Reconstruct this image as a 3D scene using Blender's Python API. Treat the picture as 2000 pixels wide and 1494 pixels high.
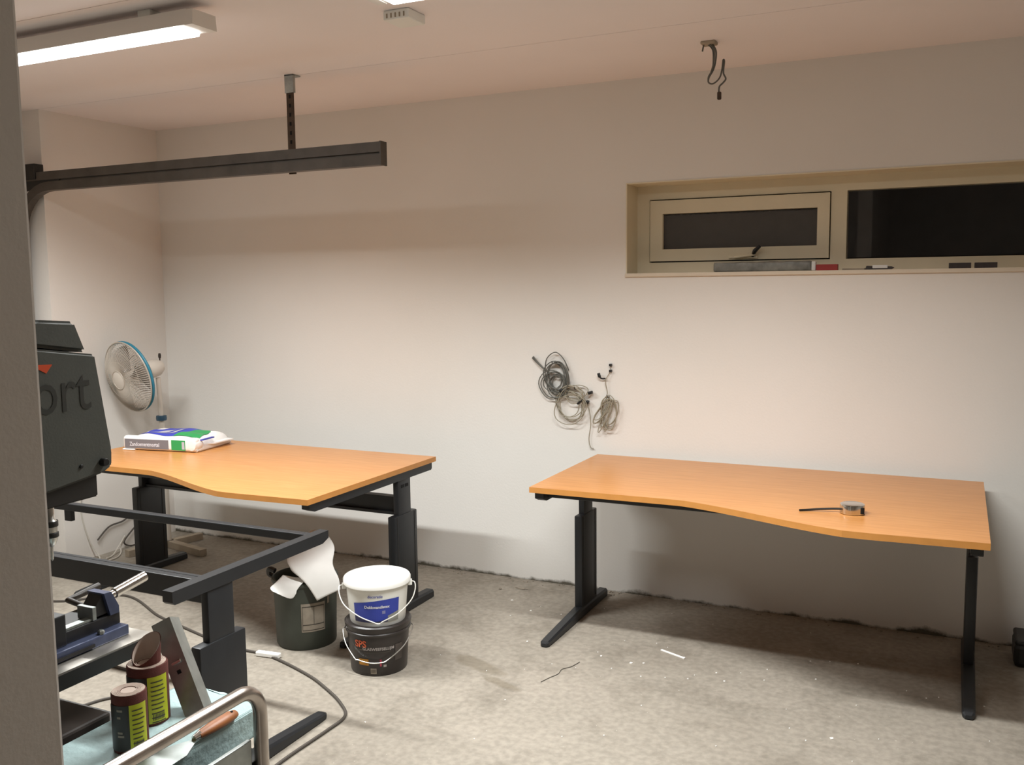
import bpy, bmesh, math, random
from mathutils import Vector, Matrix
random.seed(7)
S = bpy.context.scene
for o in list(bpy.data.objects): bpy.data.objects.remove(o)
C = S.collection
PI = math.pi

# ------------------------------------------------------------------ camera
cam_d = bpy.data.cameras.new('camera'); cam = bpy.data.objects.new('camera', cam_d); C.objects.link(cam)
cam_d.sensor_fit = 'HORIZONTAL'; cam_d.sensor_width = 36.0
cam_d.lens = 36.0 * 1823.66 / 2000.0
cam_d.clip_start = 0.02; cam_d.clip_end = 60
R_ = Vector((0.90249, 0.43056, -0.01126)); U_ = -Vector((0.03507, -0.0995, -0.99442)); F_ = Vector((-0.42928, 0.89706, -0.1049))
mw = Matrix.Identity(4)
for i in range(3):
    mw[i][0] = R_[i]; mw[i][1] = U_[i]; mw[i][2] = -F_[i]
mw[0][3], mw[1][3], mw[2][3] = 0, 0, 1.6
cam.matrix_world = mw
S.camera = cam

# ------------------------------------------------------------------ world: night outside
w = bpy.data.worlds.new('night'); S.world = w; w.use_nodes = True
bg = w.node_tree.nodes['Background']; bg.inputs[0].default_value = (0.5, 0.55, 0.7, 1); bg.inputs[1].default_value = 0.004

# ------------------------------------------------------------------ exposure
S.view_settings.view_transform = 'Standard'; S.view_settings.look = 'None'
S.view_settings.gamma = 1.0; S.view_settings.use_curve_mapping = False
S.view_settings.exposure = 0.3
LAMP_COLOR = (0.98, 1.0, 0.985)
LAMP_GLOW = 7.5         # radiance of the fluorescent diffusers
LAMP_WATT = 48.0         # light of each batten in the row
LAMP_SPREAD = math.radians(141)

# ------------------------------------------------------------------ materials
def lin(c):
    if isinstance(c, str):
        c = [int(c[i:i+2], 16) / 255 for i in (0, 2, 4)]
    return tuple(x / 12.92 if x <= 0.04045 else ((x + 0.055) / 1.055) ** 2.4 for x in c)
class NT:
    def __init__(s, m): s.m = m; s.t = m.node_tree; s.b = s.t.nodes['Principled BSDF']
    def n(s, typ, **kw):
        x = s.t.nodes.new(typ)
        for k, v in kw.items():
            if k in x.inputs.keys(): x.inputs[k].default_value = v
            else: setattr(x, k, v)
        return x
    def l(s, a, b): s.t.links.new(a, b)
    def ramp(s, src, stops):
        r = s.n('ShaderNodeValToRGB'); e = r.color_ramp.elements
        while len(e) > 1: e.remove(e[-1])
        e[0].position = stops[0][0]; e[0].color = stops[0][1]
        for p, c in stops[1:]:
            q = e.new(p); q.color = c
        s.l(src, r.inputs[0]); return r.outputs[0]
    def mix(s, fac, a, b, mode='MIX'):
        x = s.n('ShaderNodeMix', data_type='RGBA', blend_type=mode)
        for sock, v in ((x.inputs[0], fac), (x.inputs[6], a), (x.inputs[7], b)):
            if isinstance(v, (int, float)): sock.default_value = v
            elif isinstance(v, tuple): sock.default_value = v if len(v) == 4 else (*v, 1)
            else: s.l(v, sock)
        return x.outputs[2]
def mat(name, col, rough=0.5, metal=0.0, var=0.0, scale=12.0, bump=0.0, bscale=60.0, spec=None, coat=0.0, trans=0.0):
    m = bpy.data.materials.new(name); m.use_nodes = True; t = NT(m); c = lin(col)
    t.b.inputs['Roughness'].default_value = rough; t.b.inputs['Metallic'].default_value = metal
    if spec is not None: t.b.inputs['Specular IOR Level'].default_value = spec
    if coat: t.b.inputs['Coat Weight'].default_value = coat; t.b.inputs['Coat Roughness'].default_value = 0.15
    if trans: t.b.inputs['Transmission Weight'].default_value = trans
    t.b.inputs['Base Color'].default_value = (*c, 1)
    if var or bump:
        tc = t.n('ShaderNodeTexCoord')
    if var:
        nz = t.n('ShaderNodeTexNoise', Scale=scale, Detail=5.0); t.l(tc.outputs['Object'], nz.inputs['Vector'])
        lo = tuple(max(0, x * (1 - var)) for x in c); hi = tuple(min(1, x * (1 + var)) for x in c)
        t.l(t.ramp(nz.outputs[0], [(0.3, (*lo, 1)), (0.7, (*hi, 1))]), t.b.inputs['Base Color'])
    if bump:
        nb = t.n('ShaderNodeTexNoise', Scale=bscale, Detail=4.0); t.l(tc.outputs['Object'], nb.inputs['Vector'])
        bp = t.n('ShaderNodeBump', Strength=bump, Distance=0.01); t.l(nb.outputs[0], bp.inputs['Height']); t.l(bp.outputs[0], t.b.inputs['Normal'])
    return m
M = {}
M['ceil'] = mat('ceiling_paint', 'f5edec', 0.9, var=0.02, scale=1.5, bump=0.05, bscale=120)
M['wall_l'] = mat('left_wall_plaster', 'ebe6e0', 0.9, var=0.02, scale=1.5, bump=0.06, bscale=90)
M['wall_n'] = mat('partition_paint', 'ebe6e0', 0.85, var=0.02, scale=2, bump=0.06, bscale=140)
M['cream'] = mat('cream_window_paint', 'e3dac0', 0.45, var=0.03, scale=6)
M['sill'] = mat('cream_sill_paint', 'ddd2bf', 0.5, var=0.04, scale=8)
M['black'] = mat('black_powder_coat', '212326', 0.45, var=0.08, scale=20)
M['black2'] = mat('black_steel_worn', '24221f', 0.4, var=0.15, scale=25)
M['rail'] = mat('dark_track_steel', '57514b', 0.5, metal=0.3, var=0.2, scale=10)
M['strap'] = mat('brown_perforated_strap', '4a3a2c', 0.6, metal=0.3, var=0.3, scale=30)
M['shade_rubber'] = mat('hole_shade_and_rubber', '0c0b0b', 0.9)  # black rubber and plastic parts, also painted shade in holes and gaps
M['white_pl'] = mat('white_plastic', 'efefe9', 0.4, var=0.02, scale=10)
M['lid_pl'] = mat('white_lid_plastic', 'f6f5f0', 0.4)
M['wire_w'] = mat('white_painted_wire', 'eceae2', 0.35)
M['steel'] = mat('galvanised_wire', 'd8d6d0', 0.3, metal=0.9)
M['chrome'] = mat('polished_steel', 'd9d7d3', 0.12, metal=1.0)
M['tube_st'] = mat('worn_chrome_tube', 'c6beb7', 0.26, metal=1.0, var=0.15, scale=22)
M['alu'] = mat('galvanised_profile', 'a4aaa8', 0.38, metal=0.85, var=0.18, scale=25)
M['grey_body'] = mat('fixture_body', 'ece8e2', 0.6)
M['blue'] = mat('blue_print', '2e3f9f', 0.45, var=0.06, scale=30)
M['navy'] = mat('navy_print', '20244a', 0.45)
M['grey_pr'] = mat('grey_print', '8f9089', 0.5)
M['lav'] = mat('lavender_print', '7d80ac', 0.5)
M['txt_w'] = mat('white_lettering', 'dcdde6', 0.5)
M['txt_p'] = mat('purple_lettering', '5a5fa0', 0.5)
M['txt_dk'] = mat('dark_lettering', '151515', 0.45)
M['pr_black'] = mat('black_bucket_plastic', '2c2624', 0.35, var=0.06, scale=15)
M['orange_pr'] = mat('orange_print', 'd0603a', 0.5)
M['brown_pr'] = mat('ochre_print', 'a8741f', 0.5, var=0.3, scale=70)
M['red_pr'] = mat('red_print', '9d3448', 0.5)
M['grey_txt'] = mat('grey_lettering', 'a39c98', 0.5)
M['drum'] = mat('dark_green_drum', '3b3f37', 0.5, var=0.18, scale=9)
M['drum_lbl'] = mat('worn_paper_label', '93897b', 0.7, var=0.15, scale=25)
M['drum_ln'] = mat('label_print', '4a443c', 0.7)
M['paper'] = mat('white_paper', 'f4f2ee', 0.8, var=0.02, scale=20)
M['bag_w'] = mat('white_bag_film', 'efecea', 0.35, var=0.03, scale=14, bump=0.25, bscale=35)
M['bag_gy'] = mat('grey_bag_print', '77767c', 0.4)
M['bag_gr'] = mat('green_bag_print', '2f9a57', 0.4)
M['bag_bl'] = mat('blue_bag_print', '3a45b4', 0.4)
M['bag_lt'] = mat('pale_bag_print', 'b9b7c2', 0.4)
M['sill_grey'] = mat('grey_wrapped_strip', '87867f', 0.45, var=0.3, scale=25)
M['red'] = mat('red_card', 'a2302b', 0.55)
M['dkbox'] = mat('dark_card', '3d3533', 0.6, var=0.2, scale=40)
M['fan_w'] = mat('fan_white', 'd7cfc4', 0.4)
M['fan_b'] = mat('fan_blue_ring', '2f7f98', 0.4)
M['fan_bl2'] = mat('fan_collar_blue', '2d4f66', 0.4)
M['fan_g'] = mat('fan_cage_wire', 'b9b0a4', 0.4)
M['fan_blade'] = mat('fan_blade_plastic', 'b9b3ab', 0.25, trans=0.35)
M['press'] = mat('press_grey_cover', '4b4d48', 0.5, var=0.05, scale=30, bump=0.05, bscale=200)
M['press_txt'] = mat('press_dark_lettering', '30312d', 0.5)
M['press_d'] = mat('press_dark_casting', '23211f', 0.5, var=0.1, scale=30)
M['press_tbl'] = mat('machined_table_face', 'aca79f', 0.4, metal=0.75, var=0.15, scale=18)
M['press_base'] = mat('brown_black_base', '463f3b', 0.5, var=0.15, scale=14)
M['orange'] = mat('orange_emblem', 'cc4a20', 0.5)
M['vise'] = mat('blue_grey_vise', '4d5570', 0.35, metal=0.3, var=0.2, scale=30)
M['vise_d'] = mat('vise_black', '1d1c1e', 0.45, var=0.15, scale=30)
M['handle_d'] = mat('dark_grip', '332b25', 0.5)
M['sand'] = mat('red_brown_abrasive', '5f2f28', 0.9, var=0.12, scale=60, bump=0.3, bscale=900)
M['sand_back'] = mat('paper_backing', 'c0ada0', 0.8, var=0.05, scale=30)
M['yellow'] = mat('yellow_label', 'c6cc2c', 0.5, var=0.04, scale=40)
M['lbl_blk'] = mat('black_label', '29241f', 0.45)
M['foam'] = mat('pale_blue_foam', 'b9d3d4', 0.8, var=0.07, scale=14, bump=0.3, bscale=70)
M['wood'] = mat('brown_wood_handle', 'a5673c', 0.45, var=0.2, scale=22)
M['plank'] = mat('raw_wood', 'a59886', 0.8, var=0.15, scale=14)
M['cable'] = mat('dark_rubber_cable', '4b453f', 0.6)
M['cable_g'] = mat('grey_green_cable', '60605a', 0.5)
M['cable_b'] = mat('beige_cable', '9b9482', 0.5)
M['cable_w'] = mat('white_cable', 'cfc9bf', 0.5)
M['outside'] = mat('added_backdrop_brick', '8f7a6a', 0.9, var=0.1, scale=6)  # for the added wall outside the window
M['door'] = mat('garage_door_panel', 'c9c2b8', 0.5)

# back wall plaster: grime band at the foot of the wall
m = mat('back_wall_plaster', 'e2dccf', 0.9, bump=0.06, bscale=90); M['wall_b'] = m; t = NT(m)
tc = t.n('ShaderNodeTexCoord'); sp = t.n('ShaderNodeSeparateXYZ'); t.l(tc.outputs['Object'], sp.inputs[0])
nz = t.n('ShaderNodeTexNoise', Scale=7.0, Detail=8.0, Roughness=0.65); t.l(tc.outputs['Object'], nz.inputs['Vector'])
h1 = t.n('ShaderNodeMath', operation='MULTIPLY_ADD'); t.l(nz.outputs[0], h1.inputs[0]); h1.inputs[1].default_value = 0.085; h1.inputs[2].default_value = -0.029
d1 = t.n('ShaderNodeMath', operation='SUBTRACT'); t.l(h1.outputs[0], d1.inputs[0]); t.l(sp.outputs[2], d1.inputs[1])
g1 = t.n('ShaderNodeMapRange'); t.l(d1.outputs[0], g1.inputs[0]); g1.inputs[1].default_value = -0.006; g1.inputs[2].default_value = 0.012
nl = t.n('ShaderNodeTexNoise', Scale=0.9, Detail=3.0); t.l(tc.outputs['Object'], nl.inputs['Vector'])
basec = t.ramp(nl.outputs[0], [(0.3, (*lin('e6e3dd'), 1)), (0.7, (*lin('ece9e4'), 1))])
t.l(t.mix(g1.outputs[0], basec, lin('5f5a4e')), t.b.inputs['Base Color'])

# concrete floor
m = mat('concrete', 'b0a899', 0.75, bump=0.15, bscale=45); M['floor'] = m; t = NT(m)
tc = t.n('ShaderNodeTexCoord')
n1 = t.n('ShaderNodeTexNoise', Scale=1.1, Detail=6.0, Roughness=0.6); t.l(tc.outputs['Object'], n1.inputs['Vector'])
c1 = t.ramp(n1.outputs[0], [(0.25, (*lin('8a8175'), 1)), (0.5, (*lin('989084'), 1)), (0.75, (*lin('a49b8f'), 1))])
n2 = t.n('ShaderNodeTexNoise', Scale=3.3, Detail=9.0, Roughness=0.7); t.l(tc.outputs['Object'], n2.inputs['Vector'])
f2 = t.ramp(n2.outputs[0], [(0.50, (0, 0, 0, 1)), (0.70, (0.7, 0.7, 0.7, 1))])
c2 = t.mix(f2, c1, lin('746c60'))
n3 = t.n('ShaderNodeTexNoise', Scale=38.0, Detail=4.0); t.l(tc.outputs['Object'], n3.inputs['Vector'])
f3 = t.ramp(n3.outputs[0], [(0.35, (0.86, 0.86, 0.86, 1)), (0.65, (1.1, 1.1, 1.1, 1))])
c3 = t.mix(1.0, c2, f3, 'MULTIPLY')
n4 = t.n('ShaderNodeTexVoronoi', Scale=26.0); t.l(tc.outputs['Object'], n4.inputs['Vector'])
f4 = t.ramp(n4.outputs[0], [(0.03, (0.6, 0.6, 0.6, 1)), (0.06, (0, 0, 0, 1))])
n5 = t.n('ShaderNodeTexNoise', Scale=2.0); t.l(tc.outputs['Object'], n5.inputs['Vector'])
f5 = t.ramp(n5.outputs[0], [(0.5, (0, 0, 0, 1)), (0.6, (1, 1, 1, 1))])
f45 = t.mix(1.0, f4, f5, 'MULTIPLY')
c4 = t.mix(f45, c3, lin('e6e0d4'))
# two damp stains beside the buckets
sp = t.n('ShaderNodeSeparateXYZ'); t.l(tc.outputs['Object'], sp.inputs[0])
cur = c4
for (sx, sy, ax, ay) in ((-1.78, 3.36, .20, .06), (-1.62, 3.24, .14, .035)):
    mp = t.n('ShaderNodeMapping'); mp.vector_type = 'TEXTURE'
    mp.inputs['Location'].default_value = (sx, sy, 0); mp.inputs['Scale'].default_value = (ax, ay, 1); mp.inputs['Rotation'].default_value = (0, 0, -.35)
    nw = t.n('ShaderNodeTexNoise', Scale=9.0, Detail=5.0); t.l(tc.outputs['Object'], nw.inputs['Vector'])
    t.l(tc.outputs['Object'], mp.inputs['Vector'])
    ln = t.n('ShaderNodeVectorMath', operation='LENGTH'); t.l(mp.outputs[0], ln.inputs[0])
    ad = t.n('ShaderNodeMath', operation='MULTIPLY_ADD'); t.l(nw.outputs[0], ad.inputs[0]); ad.inputs[1].default_value = 1.3; t.l(ln.outputs['Value'], ad.inputs[2])
    mr = t.n('ShaderNodeMapRange'); t.l(ad.outputs[0], mr.inputs[0]); mr.inputs[1].default_value = 1.55; mr.inputs[2].default_value = 1.2; mr.inputs[3].default_value = 0; mr.inputs[4].default_value = .45
    cur = t.mix(mr.outputs[0], cur, lin('6b604c'))
t.l(cur, t.b.inputs['Base Color'])

# beech laminate
m = mat('beech_laminate', 'd89a5c', 0.3, spec=0.45); M['beech'] = m; t = NT(m)
tc = t.n('ShaderNodeTexCoord'); mp = t.n('ShaderNodeMapping'); mp.inputs['Scale'].default_value = (2.2, 26, 26); t.l(tc.outputs['Object'], mp.inputs[0])
nz = t.n('ShaderNodeTexNoise', Scale=2.0, Detail=6.0, Roughness=0.6); t.l(mp.outputs[0], nz.inputs['Vector'])
t.l(t.ramp(nz.outputs[0], [(0.3, (*lin('bb7d42'), 1)), (0.5, (*lin('c6884c'), 1)), (0.7, (*lin('cd9256'), 1))]), t.b.inputs['Base Color'])
M['beech_e'] = mat('beech_edge_band', 'c68845', 0.45, var=0.06, scale=18)

# window glass at night: frosted film and clear
m = mat('frosted_night_glass', '4a4744', 0.55, spec=0.5, var=0.05, scale=20); M['frost'] = m
m = mat('clear_night_glass', 'ffffff', 0.02); M['glass'] = m; t = NT(m)
t.b.inputs['Transmission Weight'].default_value = 1.0; t.b.inputs['IOR'].default_value = 1.45
# emission of the fluorescent lamps
m = bpy.data.materials.new('lit_diffuser'); m.use_nodes = True; M['lamp'] = m; t = NT(m)
t.b.inputs['Base Color'].default_value = (.9, .9, .9, 1)
t.b.inputs['Emission Color'].default_value = (*LAMP_COLOR, 1); t.b.inputs['Emission Strength'].default_value = LAMP_GLOW

# ------------------------------------------------------------------ mesh helpers
def add_box(bm, lo, hi, bev=0.0, seg=2, rot=None, about=None):
    r = bmesh.ops.create_cube(bm, size=1.0); vs = r['verts']
    for v in vs:
        v.co = Vector([lo[i] + (v.co[i] + .5) * (hi[i] - lo[i]) for i in range(3)])
    if bev:
        es = list({e for v in vs for e in v.link_edges})
        q = bmesh.ops.bevel(bm, geom=vs + es, offset=bev, segments=seg, affect='EDGES', profile=.5)
        vs = q['verts']
    if rot is not None:
        bmesh.ops.rotate(bm, verts=list(set(vs)), cent=about or Vector(((lo[0]+hi[0])/2, (lo[1]+hi[1])/2, (lo[2]+hi[2])/2)), matrix=rot)
    return vs
def add_poly(bm, pts, axis, a0, a1):
    """extrude a 2-D outline along axis ('x','y','z')."""
    def P(p, a):
        return {'x': (a, p[0], p[1]), 'y': (p[0], a, p[1]), 'z': (p[0], p[1], a)}[axis]
    A = [bm.verts.new(P(p, a0)) for p in pts]; B = [bm.verts.new(P(p, a1)) for p in pts]
    n = len(pts)
    fs = [bm.faces.new(A[::-1]), bm.faces.new(B)]
    for i in range(n): fs.append(bm.faces.new((A[i], A[(i+1) % n], B[(i+1) % n], B[i])))
    return A + B
def smooth_path(pts, n=6, closed=False):
    P = [Vector(p) for p in pts]; out = []; L = len(P)
    rng = range(L) if closed else range(L - 1)
    for i in rng:
        p0 = P[(i-1) % L] if closed or i > 0 else P[0]; p1 = P[i]; p2 = P[(i+1) % L]
        p3 = P[(i+2) % L] if closed or i + 2 < L else P[-1]
        for k in range(n):
            s = k / n
            out.append(.5*((2*p1) + (p2-p0)*s + (2*p0-5*p1+4*p2-p3)*s*s + (3*p1-p0-3*p2+p3)*s**3))
    if not closed: out.append(P[-1])
    return out
def add_tube(bm, pts, r, n=8, closed=False, caps=True):
    P = [Vector(p) for p in pts]; L = len(P); rings = []
    up = Vector((0, 0, 1)); prev = None
    for i in range(L):
        a = P[(i-1) % L] if (closed or i > 0) else P[i]; b = P[(i+1) % L] if (closed or i < L-1) else P[i]
        tdir = (b - a).normalized() if (b - a).length > 1e-9 else Vector((0, 0, 1))
        if prev is None:
            ref = up if abs(tdir.dot(up)) < .95 else Vector((1, 0, 0)); nx = tdir.cross(ref).normalized()
        else:
            nx = (prev - tdir * prev.dot(tdir)); nx = nx.normalized() if nx.length > 1e-6 else tdir.orthogonal().normalized()
        prev = nx; ny = tdir.cross(nx)
        rr = r[i] if isinstance(r, (list, tuple)) else r
        rings.append([bm.verts.new(P[i] + (nx*math.cos(2*PI*k/n) + ny*math.sin(2*PI*k/n))*rr) for k in range(n)])
    for i in range(L if closed else L-1):
        A = rings[i]; B = rings[(i+1) % L]
        for k in range(n): bm.faces.new((A[k], A[(k+1) % n], B[(k+1) % n], B[k]))
    if caps and not closed:
        bm.faces.new(rings[0][::-1]); bm.faces.new(rings[-1])
def add_lathe(bm, prof, n=40, c=(0, 0), close=True):
    rings = []
    for r, z in prof:
        if r < 1e-6: rings.append([bm.verts.new((c[0], c[1], z))])
        else: rings.append([bm.verts.new((c[0]+r*math.cos(2*PI*k/n), c[1]+r*math.sin(2*PI*k/n), z)) for k in range(n)])
    for A, B in zip(rings, rings[1:]):
        for k in range(n):
            k2 = (k+1) % n
            if len(A) == 1 and len(B) == 1: continue
            if len(A) == 1: bm.faces.new((A[0], B[k2], B[k]))
            elif len(B) == 1: bm.faces.new((A[k], A[k2], B[0]))
            else: bm.faces.new((A[k], A[k2], B[k2], B[k]))
def add_patch(bm, rf, a0, a1, z0, z1, n=16, cut=None, off=0.0012, mz=1):
    """a curved label on a conical wall; rf(z) is the wall radius; cut(s) gives top z by fraction."""
    rows = []
    for i in range(n+1):
        s = i / n; a = a0 + (a1-a0)*s; zt = cut(s) if cut else z1; zb = z0(s) if callable(z0) else z0
        rows.append([bm.verts.new(((rf(zb+(zt-zb)*j/mz)+off)*math.cos(a), (rf(zb+(zt-zb)*j/mz)+off)*math.sin(a), zb+(zt-zb)*j/mz)) for j in range(mz+1)])
    for A, B in zip(rows, rows[1:]):
        for j in range(mz): bm.faces.new((A[j], B[j], B[j+1], A[j+1]))
def new(): return bmesh.new()
def obj(name, bm, mt, parent=None, smooth=False, solid=0.0, sub=0, ang=40, mats=None):
    bmesh.ops.recalc_face_normals(bm, faces=bm.faces[:])
    me = bpy.data.meshes.new(name); bm.to_mesh(me); bm.free()
    me.materials.append(M[mt] if isinstance(mt, str) else mt)
    for x in (mats or []): me.materials.append(M[x])
    o = bpy.data.objects.new(name, me); C.objects.link(o)
    if smooth:
        for p in me.polygons: p.use_smooth = True
        try: me.set_sharp_from_angle(angle=math.radians(ang))
        except Exception: pass
    if solid:
        md = o.modifiers.new('solid', 'SOLIDIFY'); md.thickness = solid; md.offset = 0
    if sub:
        md = o.modifiers.new('sub', 'SUBSURF'); md.levels = sub; md.render_levels = sub
    if parent is not None: o.parent = parent
    return o
def tag(o, label, cat, group=None):
    o['label'] = label; o['category'] = cat
    if group: o['group'] = group
    return o
def thing(name, label, cat, loc=(0, 0, 0), rz=0.0, group=None):
    o = bpy.data.objects.new(name, None); C.objects.link(o); o.empty_display_size = .1
    o.location = loc; o.rotation_euler = (0, 0, rz)
    return tag(o, label, cat, group)
def struct(o, label=None):
    o['kind'] = 'structure'
    if label: o['label'] = label
    return o
def box_obj(name, lo, hi, mt, parent=None, bev=0.0, **k):
    bm = new(); add_box(bm, lo, hi, bev); return obj(name, bm, mt, parent, **k)
def text_mesh(body, size, space=1.0, bold=0.0):
    cu = bpy.data.curves.new('lettering', 'FONT'); cu.body = body; cu.size = size; cu.align_x = 'CENTER'; cu.align_y = 'CENTER'
    cu.space_character = space; cu.offset = bold; cu.resolution_u = 3
    o = bpy.data.objects.new('lettering', cu); C.objects.link(o)
    dg = bpy.context.evaluated_depsgraph_get(); me = bpy.data.meshes.new_from_object(o.evaluated_get(dg))
    bpy.data.objects.remove(o); return me
def text_on(name, body, size, fn, mt, parent, space=1.0, bold=0.0, sx=1.0):
    me = text_mesh(body, size, space, bold)
    for v in me.vertices: v.co = Vector(fn(v.co.x * sx, v.co.y))
    me.materials.clear(); me.materials.append(M[mt])
    o = bpy.data.objects.new(name, me); C.objects.link(o); o.parent = parent; return o
def arc(c, r, a0, a1, n=8):
    return [(c[0]+r*math.cos(a0+(a1-a0)*i/n), c[1]+r*math.sin(a0+(a1-a0)*i/n)) for i in range(n+1)]

# ================================================================== SETTING
XL, XR, YB, YF, ZC = -4.63, 2.4, 4.49, -1.8, 2.59
WX0, WX1, WZ0, WZ1 = -1.51, 0.53, 1.64, 2.09
struct(box_obj('floor', (XL-.35, YF-.1, -.12), (XR+.1, YB+.02, 0), 'floor'), 'grey concrete floor with stains and paint specks')
bm = new()
add_box(bm, (XL-.5, YB, -.12), (WX0, YB+.27, ZC+.1)); add_box(bm, (WX1, YB, -.12), (XR+.1, YB+.27, ZC+.1))
add_box(bm, (WX0, YB, -.12), (WX1, YB+.27, WZ0)); add_box(bm, (WX0, YB, WZ1), (WX1, YB+.27, ZC+.1))
struct(obj('wall_back', bm, 'wall_b'), 'white plastered back wall with grime along its foot')
bm = new(); add_box(bm, (XL-.35, 3.652, -.12), (XL, YB, ZC+.1)); add_box(bm, (XL-.35, YF-.1, -.12), (XL, 1.1, ZC+.1))
add_box(bm, (XL-.35, 1.1, 2.32), (XL-.25, 3.652, ZC+.1))
struct(obj('wall_left', bm, 'wall_l'), 'white plastered side wall with deep door opening')
struct(box_obj('wall_right', (XR, YF-.1, -.12), (XR+.1, YB, ZC+.1), 'wall_l'))
struct(box_obj('wall_front', (XL, YF-.1, -.12), (XR, YF, ZC+.1), 'wall_l'))
struct(box_obj('wall_partition', (-.83, YF, 0), (-.71, .546, ZC), 'wall_n', bev=.004), 'pale partition wall end beside the viewer')
ce = struct(box_obj('ceiling', (XL-.35, YF-.1, ZC+.012), (XR+.1, YB+.2, ZC+.15), 'ceil'), 'pale painted board ceiling')
for y0, y1 in ((3.655, YB), (2.455, 3.652), (1.255, 2.452), (.055, 1.252), (YF, .052)):
    box_obj('ceiling_board', (XL-.35, y0, ZC), (XR, y1, ZC+.014), 'ceil', ce)

# ---- sectional door in the left opening
dr = bpy.data.objects.new('door_1', None); C.objects.link(dr); dr.location = (XL-.24, 2.37, 0); struct(dr, 'pale sectional garage door')
for i in range(5):
    box_obj('door_panel', (-.02, -1.26, .01+i*.464), (.02, 1.26, .01+(i+1)*.464-.006), 'door', dr, bev=.004)

# ---- window
wn = bpy.data.objects.new('window_1', None); C.objects.link(wn); struct(wn, 'cream framed strip window with dark night glass')
wn.location = (WX0, YB, WZ0); wl = Vector((WX0, YB, WZ0))
def wbox(name, lo, hi, mt, parent=wn, bev=.002):
    d = wl
    return box_obj(name, Vector(lo)-d, Vector(hi)-d, mt, parent, bev)
FY = 4.655
bm = new()
for lo, hi in (((WX0, FY, WZ0), (-1.439, FY+.07, WZ1)), ((.46, FY, WZ0), (WX1, FY+.07, WZ1)),
               ((-1.439, FY, 2.016), (.46, FY+.07, WZ1)), ((-1.439, FY, WZ0), (.46, FY+.07, 1.70)),
               ((-.558, FY, 1.70), (-.487, FY+.07, 2.016))):
    add_box(bm, Vector(lo)-wl, Vector(hi)-wl)
obj('window_frame', bm, 'cream', wn)
for lo, hi in (((WX0, YB-.003, WZ0), (WX0+.006, FY, WZ1)), ((WX1-.006, YB-.003, WZ0), (WX1, FY, WZ1)), ((WX0+.006, YB-.003, WZ1-.006), (WX1-.006, FY, WZ1))):
    wbox('reveal_lining', lo, hi, 'cream', bev=0)
wbox('window_sill', (WX0-.002, YB-.012, WZ0-.012), (WX1+.002, FY, WZ0+.006), 'sill')
sa = new()
sx0, sx1, sz0, sz1 = -1.434, -.563, 1.706, 2.010; gx0, gx1, gz0, gz1 = -1.368, -.618, 1.766, 1.943
for lo, hi in (((sx0, FY-.01, sz0), (gx0, FY+.05, sz1)), ((gx1, FY-.01, sz0), (sx1, FY+.05, sz1)), ((gx0, FY-.01, sz0), (gx1, FY+.05, gz0)), ((gx0, FY-.01, gz1), (gx1, FY+.05, sz1))):
    add_box(sa, Vector(lo)-wl, Vector(hi)-wl)
sash = obj('sash', sa, 'cream', wn)
# frosted film with a torn upper edge
bm = new(); N = 60; top = []; rr = random.Random(3)
for i in range(N+1):
    x = gx0 + (gx1-gx0)*i/N; top.append((x-wl.x, gz1 - .002 - rr.random()*.008 - wl.z))
pts = [(gx0-wl.x, gz0-wl.z)] + [(gx1-wl.x, gz0-wl.z)] + top[::-1]
add_poly(bm, pts, 'y', FY+.014-wl.y, FY+.016-wl.y); f_ = obj('frosted_film', bm, 'frost', sash)
wbox('sash_pane', (gx0-.01, FY+.018, gz0-.01), (gx1+.01, FY+.024, gz1+.01), 'glass', sash, 0)
wbox('fixed_pane', (-.495, FY+.02, 1.705), (.468, FY+.026, 2.022), 'glass', wn, 0)
bm = new()
for lo, hi in (((-1.439, 1.70), (-1.433, 2.016)), ((-.564, 1.70), (-.558, 2.016)), ((-1.433, 2.009), (-.564, 2.016)), ((-1.433, 1.70), (-.564, 1.707))):
    add_box(bm, Vector((lo[0], FY+.03, lo[1]))-wl, Vector((hi[0], FY+.042, hi[1]))-wl)
obj('sash_gap_shade', bm, 'shade_rubber', wn)  # dark strips set in the sash gap, standing in for its shade
bm = new(); add_box(bm, Vector((-1.03, FY-.022, 1.712))-wl, Vector((-.89, FY-.01, 1.724))-wl, .002)
add_tube(bm, [Vector((-1.0, FY-.03, 1.716))-wl, Vector((-.90, FY-.035, 1.728))-wl], .005)
hs = obj('window_stay', bm, 'cream', sash)
bm = new(); add_tube(bm, [Vector(p)-wl for p in ((-.915, FY-.02, 1.722), (-.90, FY-.045, 1.745), (-.875, FY-.05, 1.768))], [.007, .011, .008], 8)
obj('window_handle', bm, 'txt_dk', sash, smooth=True)

# ---- added wall, put outside to keep the clear pane dark
struct(box_obj('wall_added_backdrop', (-3.5, 7.5, 0), (4.5, 7.6, 3.2), 'outside'), 'added backdrop wall outside the window')

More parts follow.
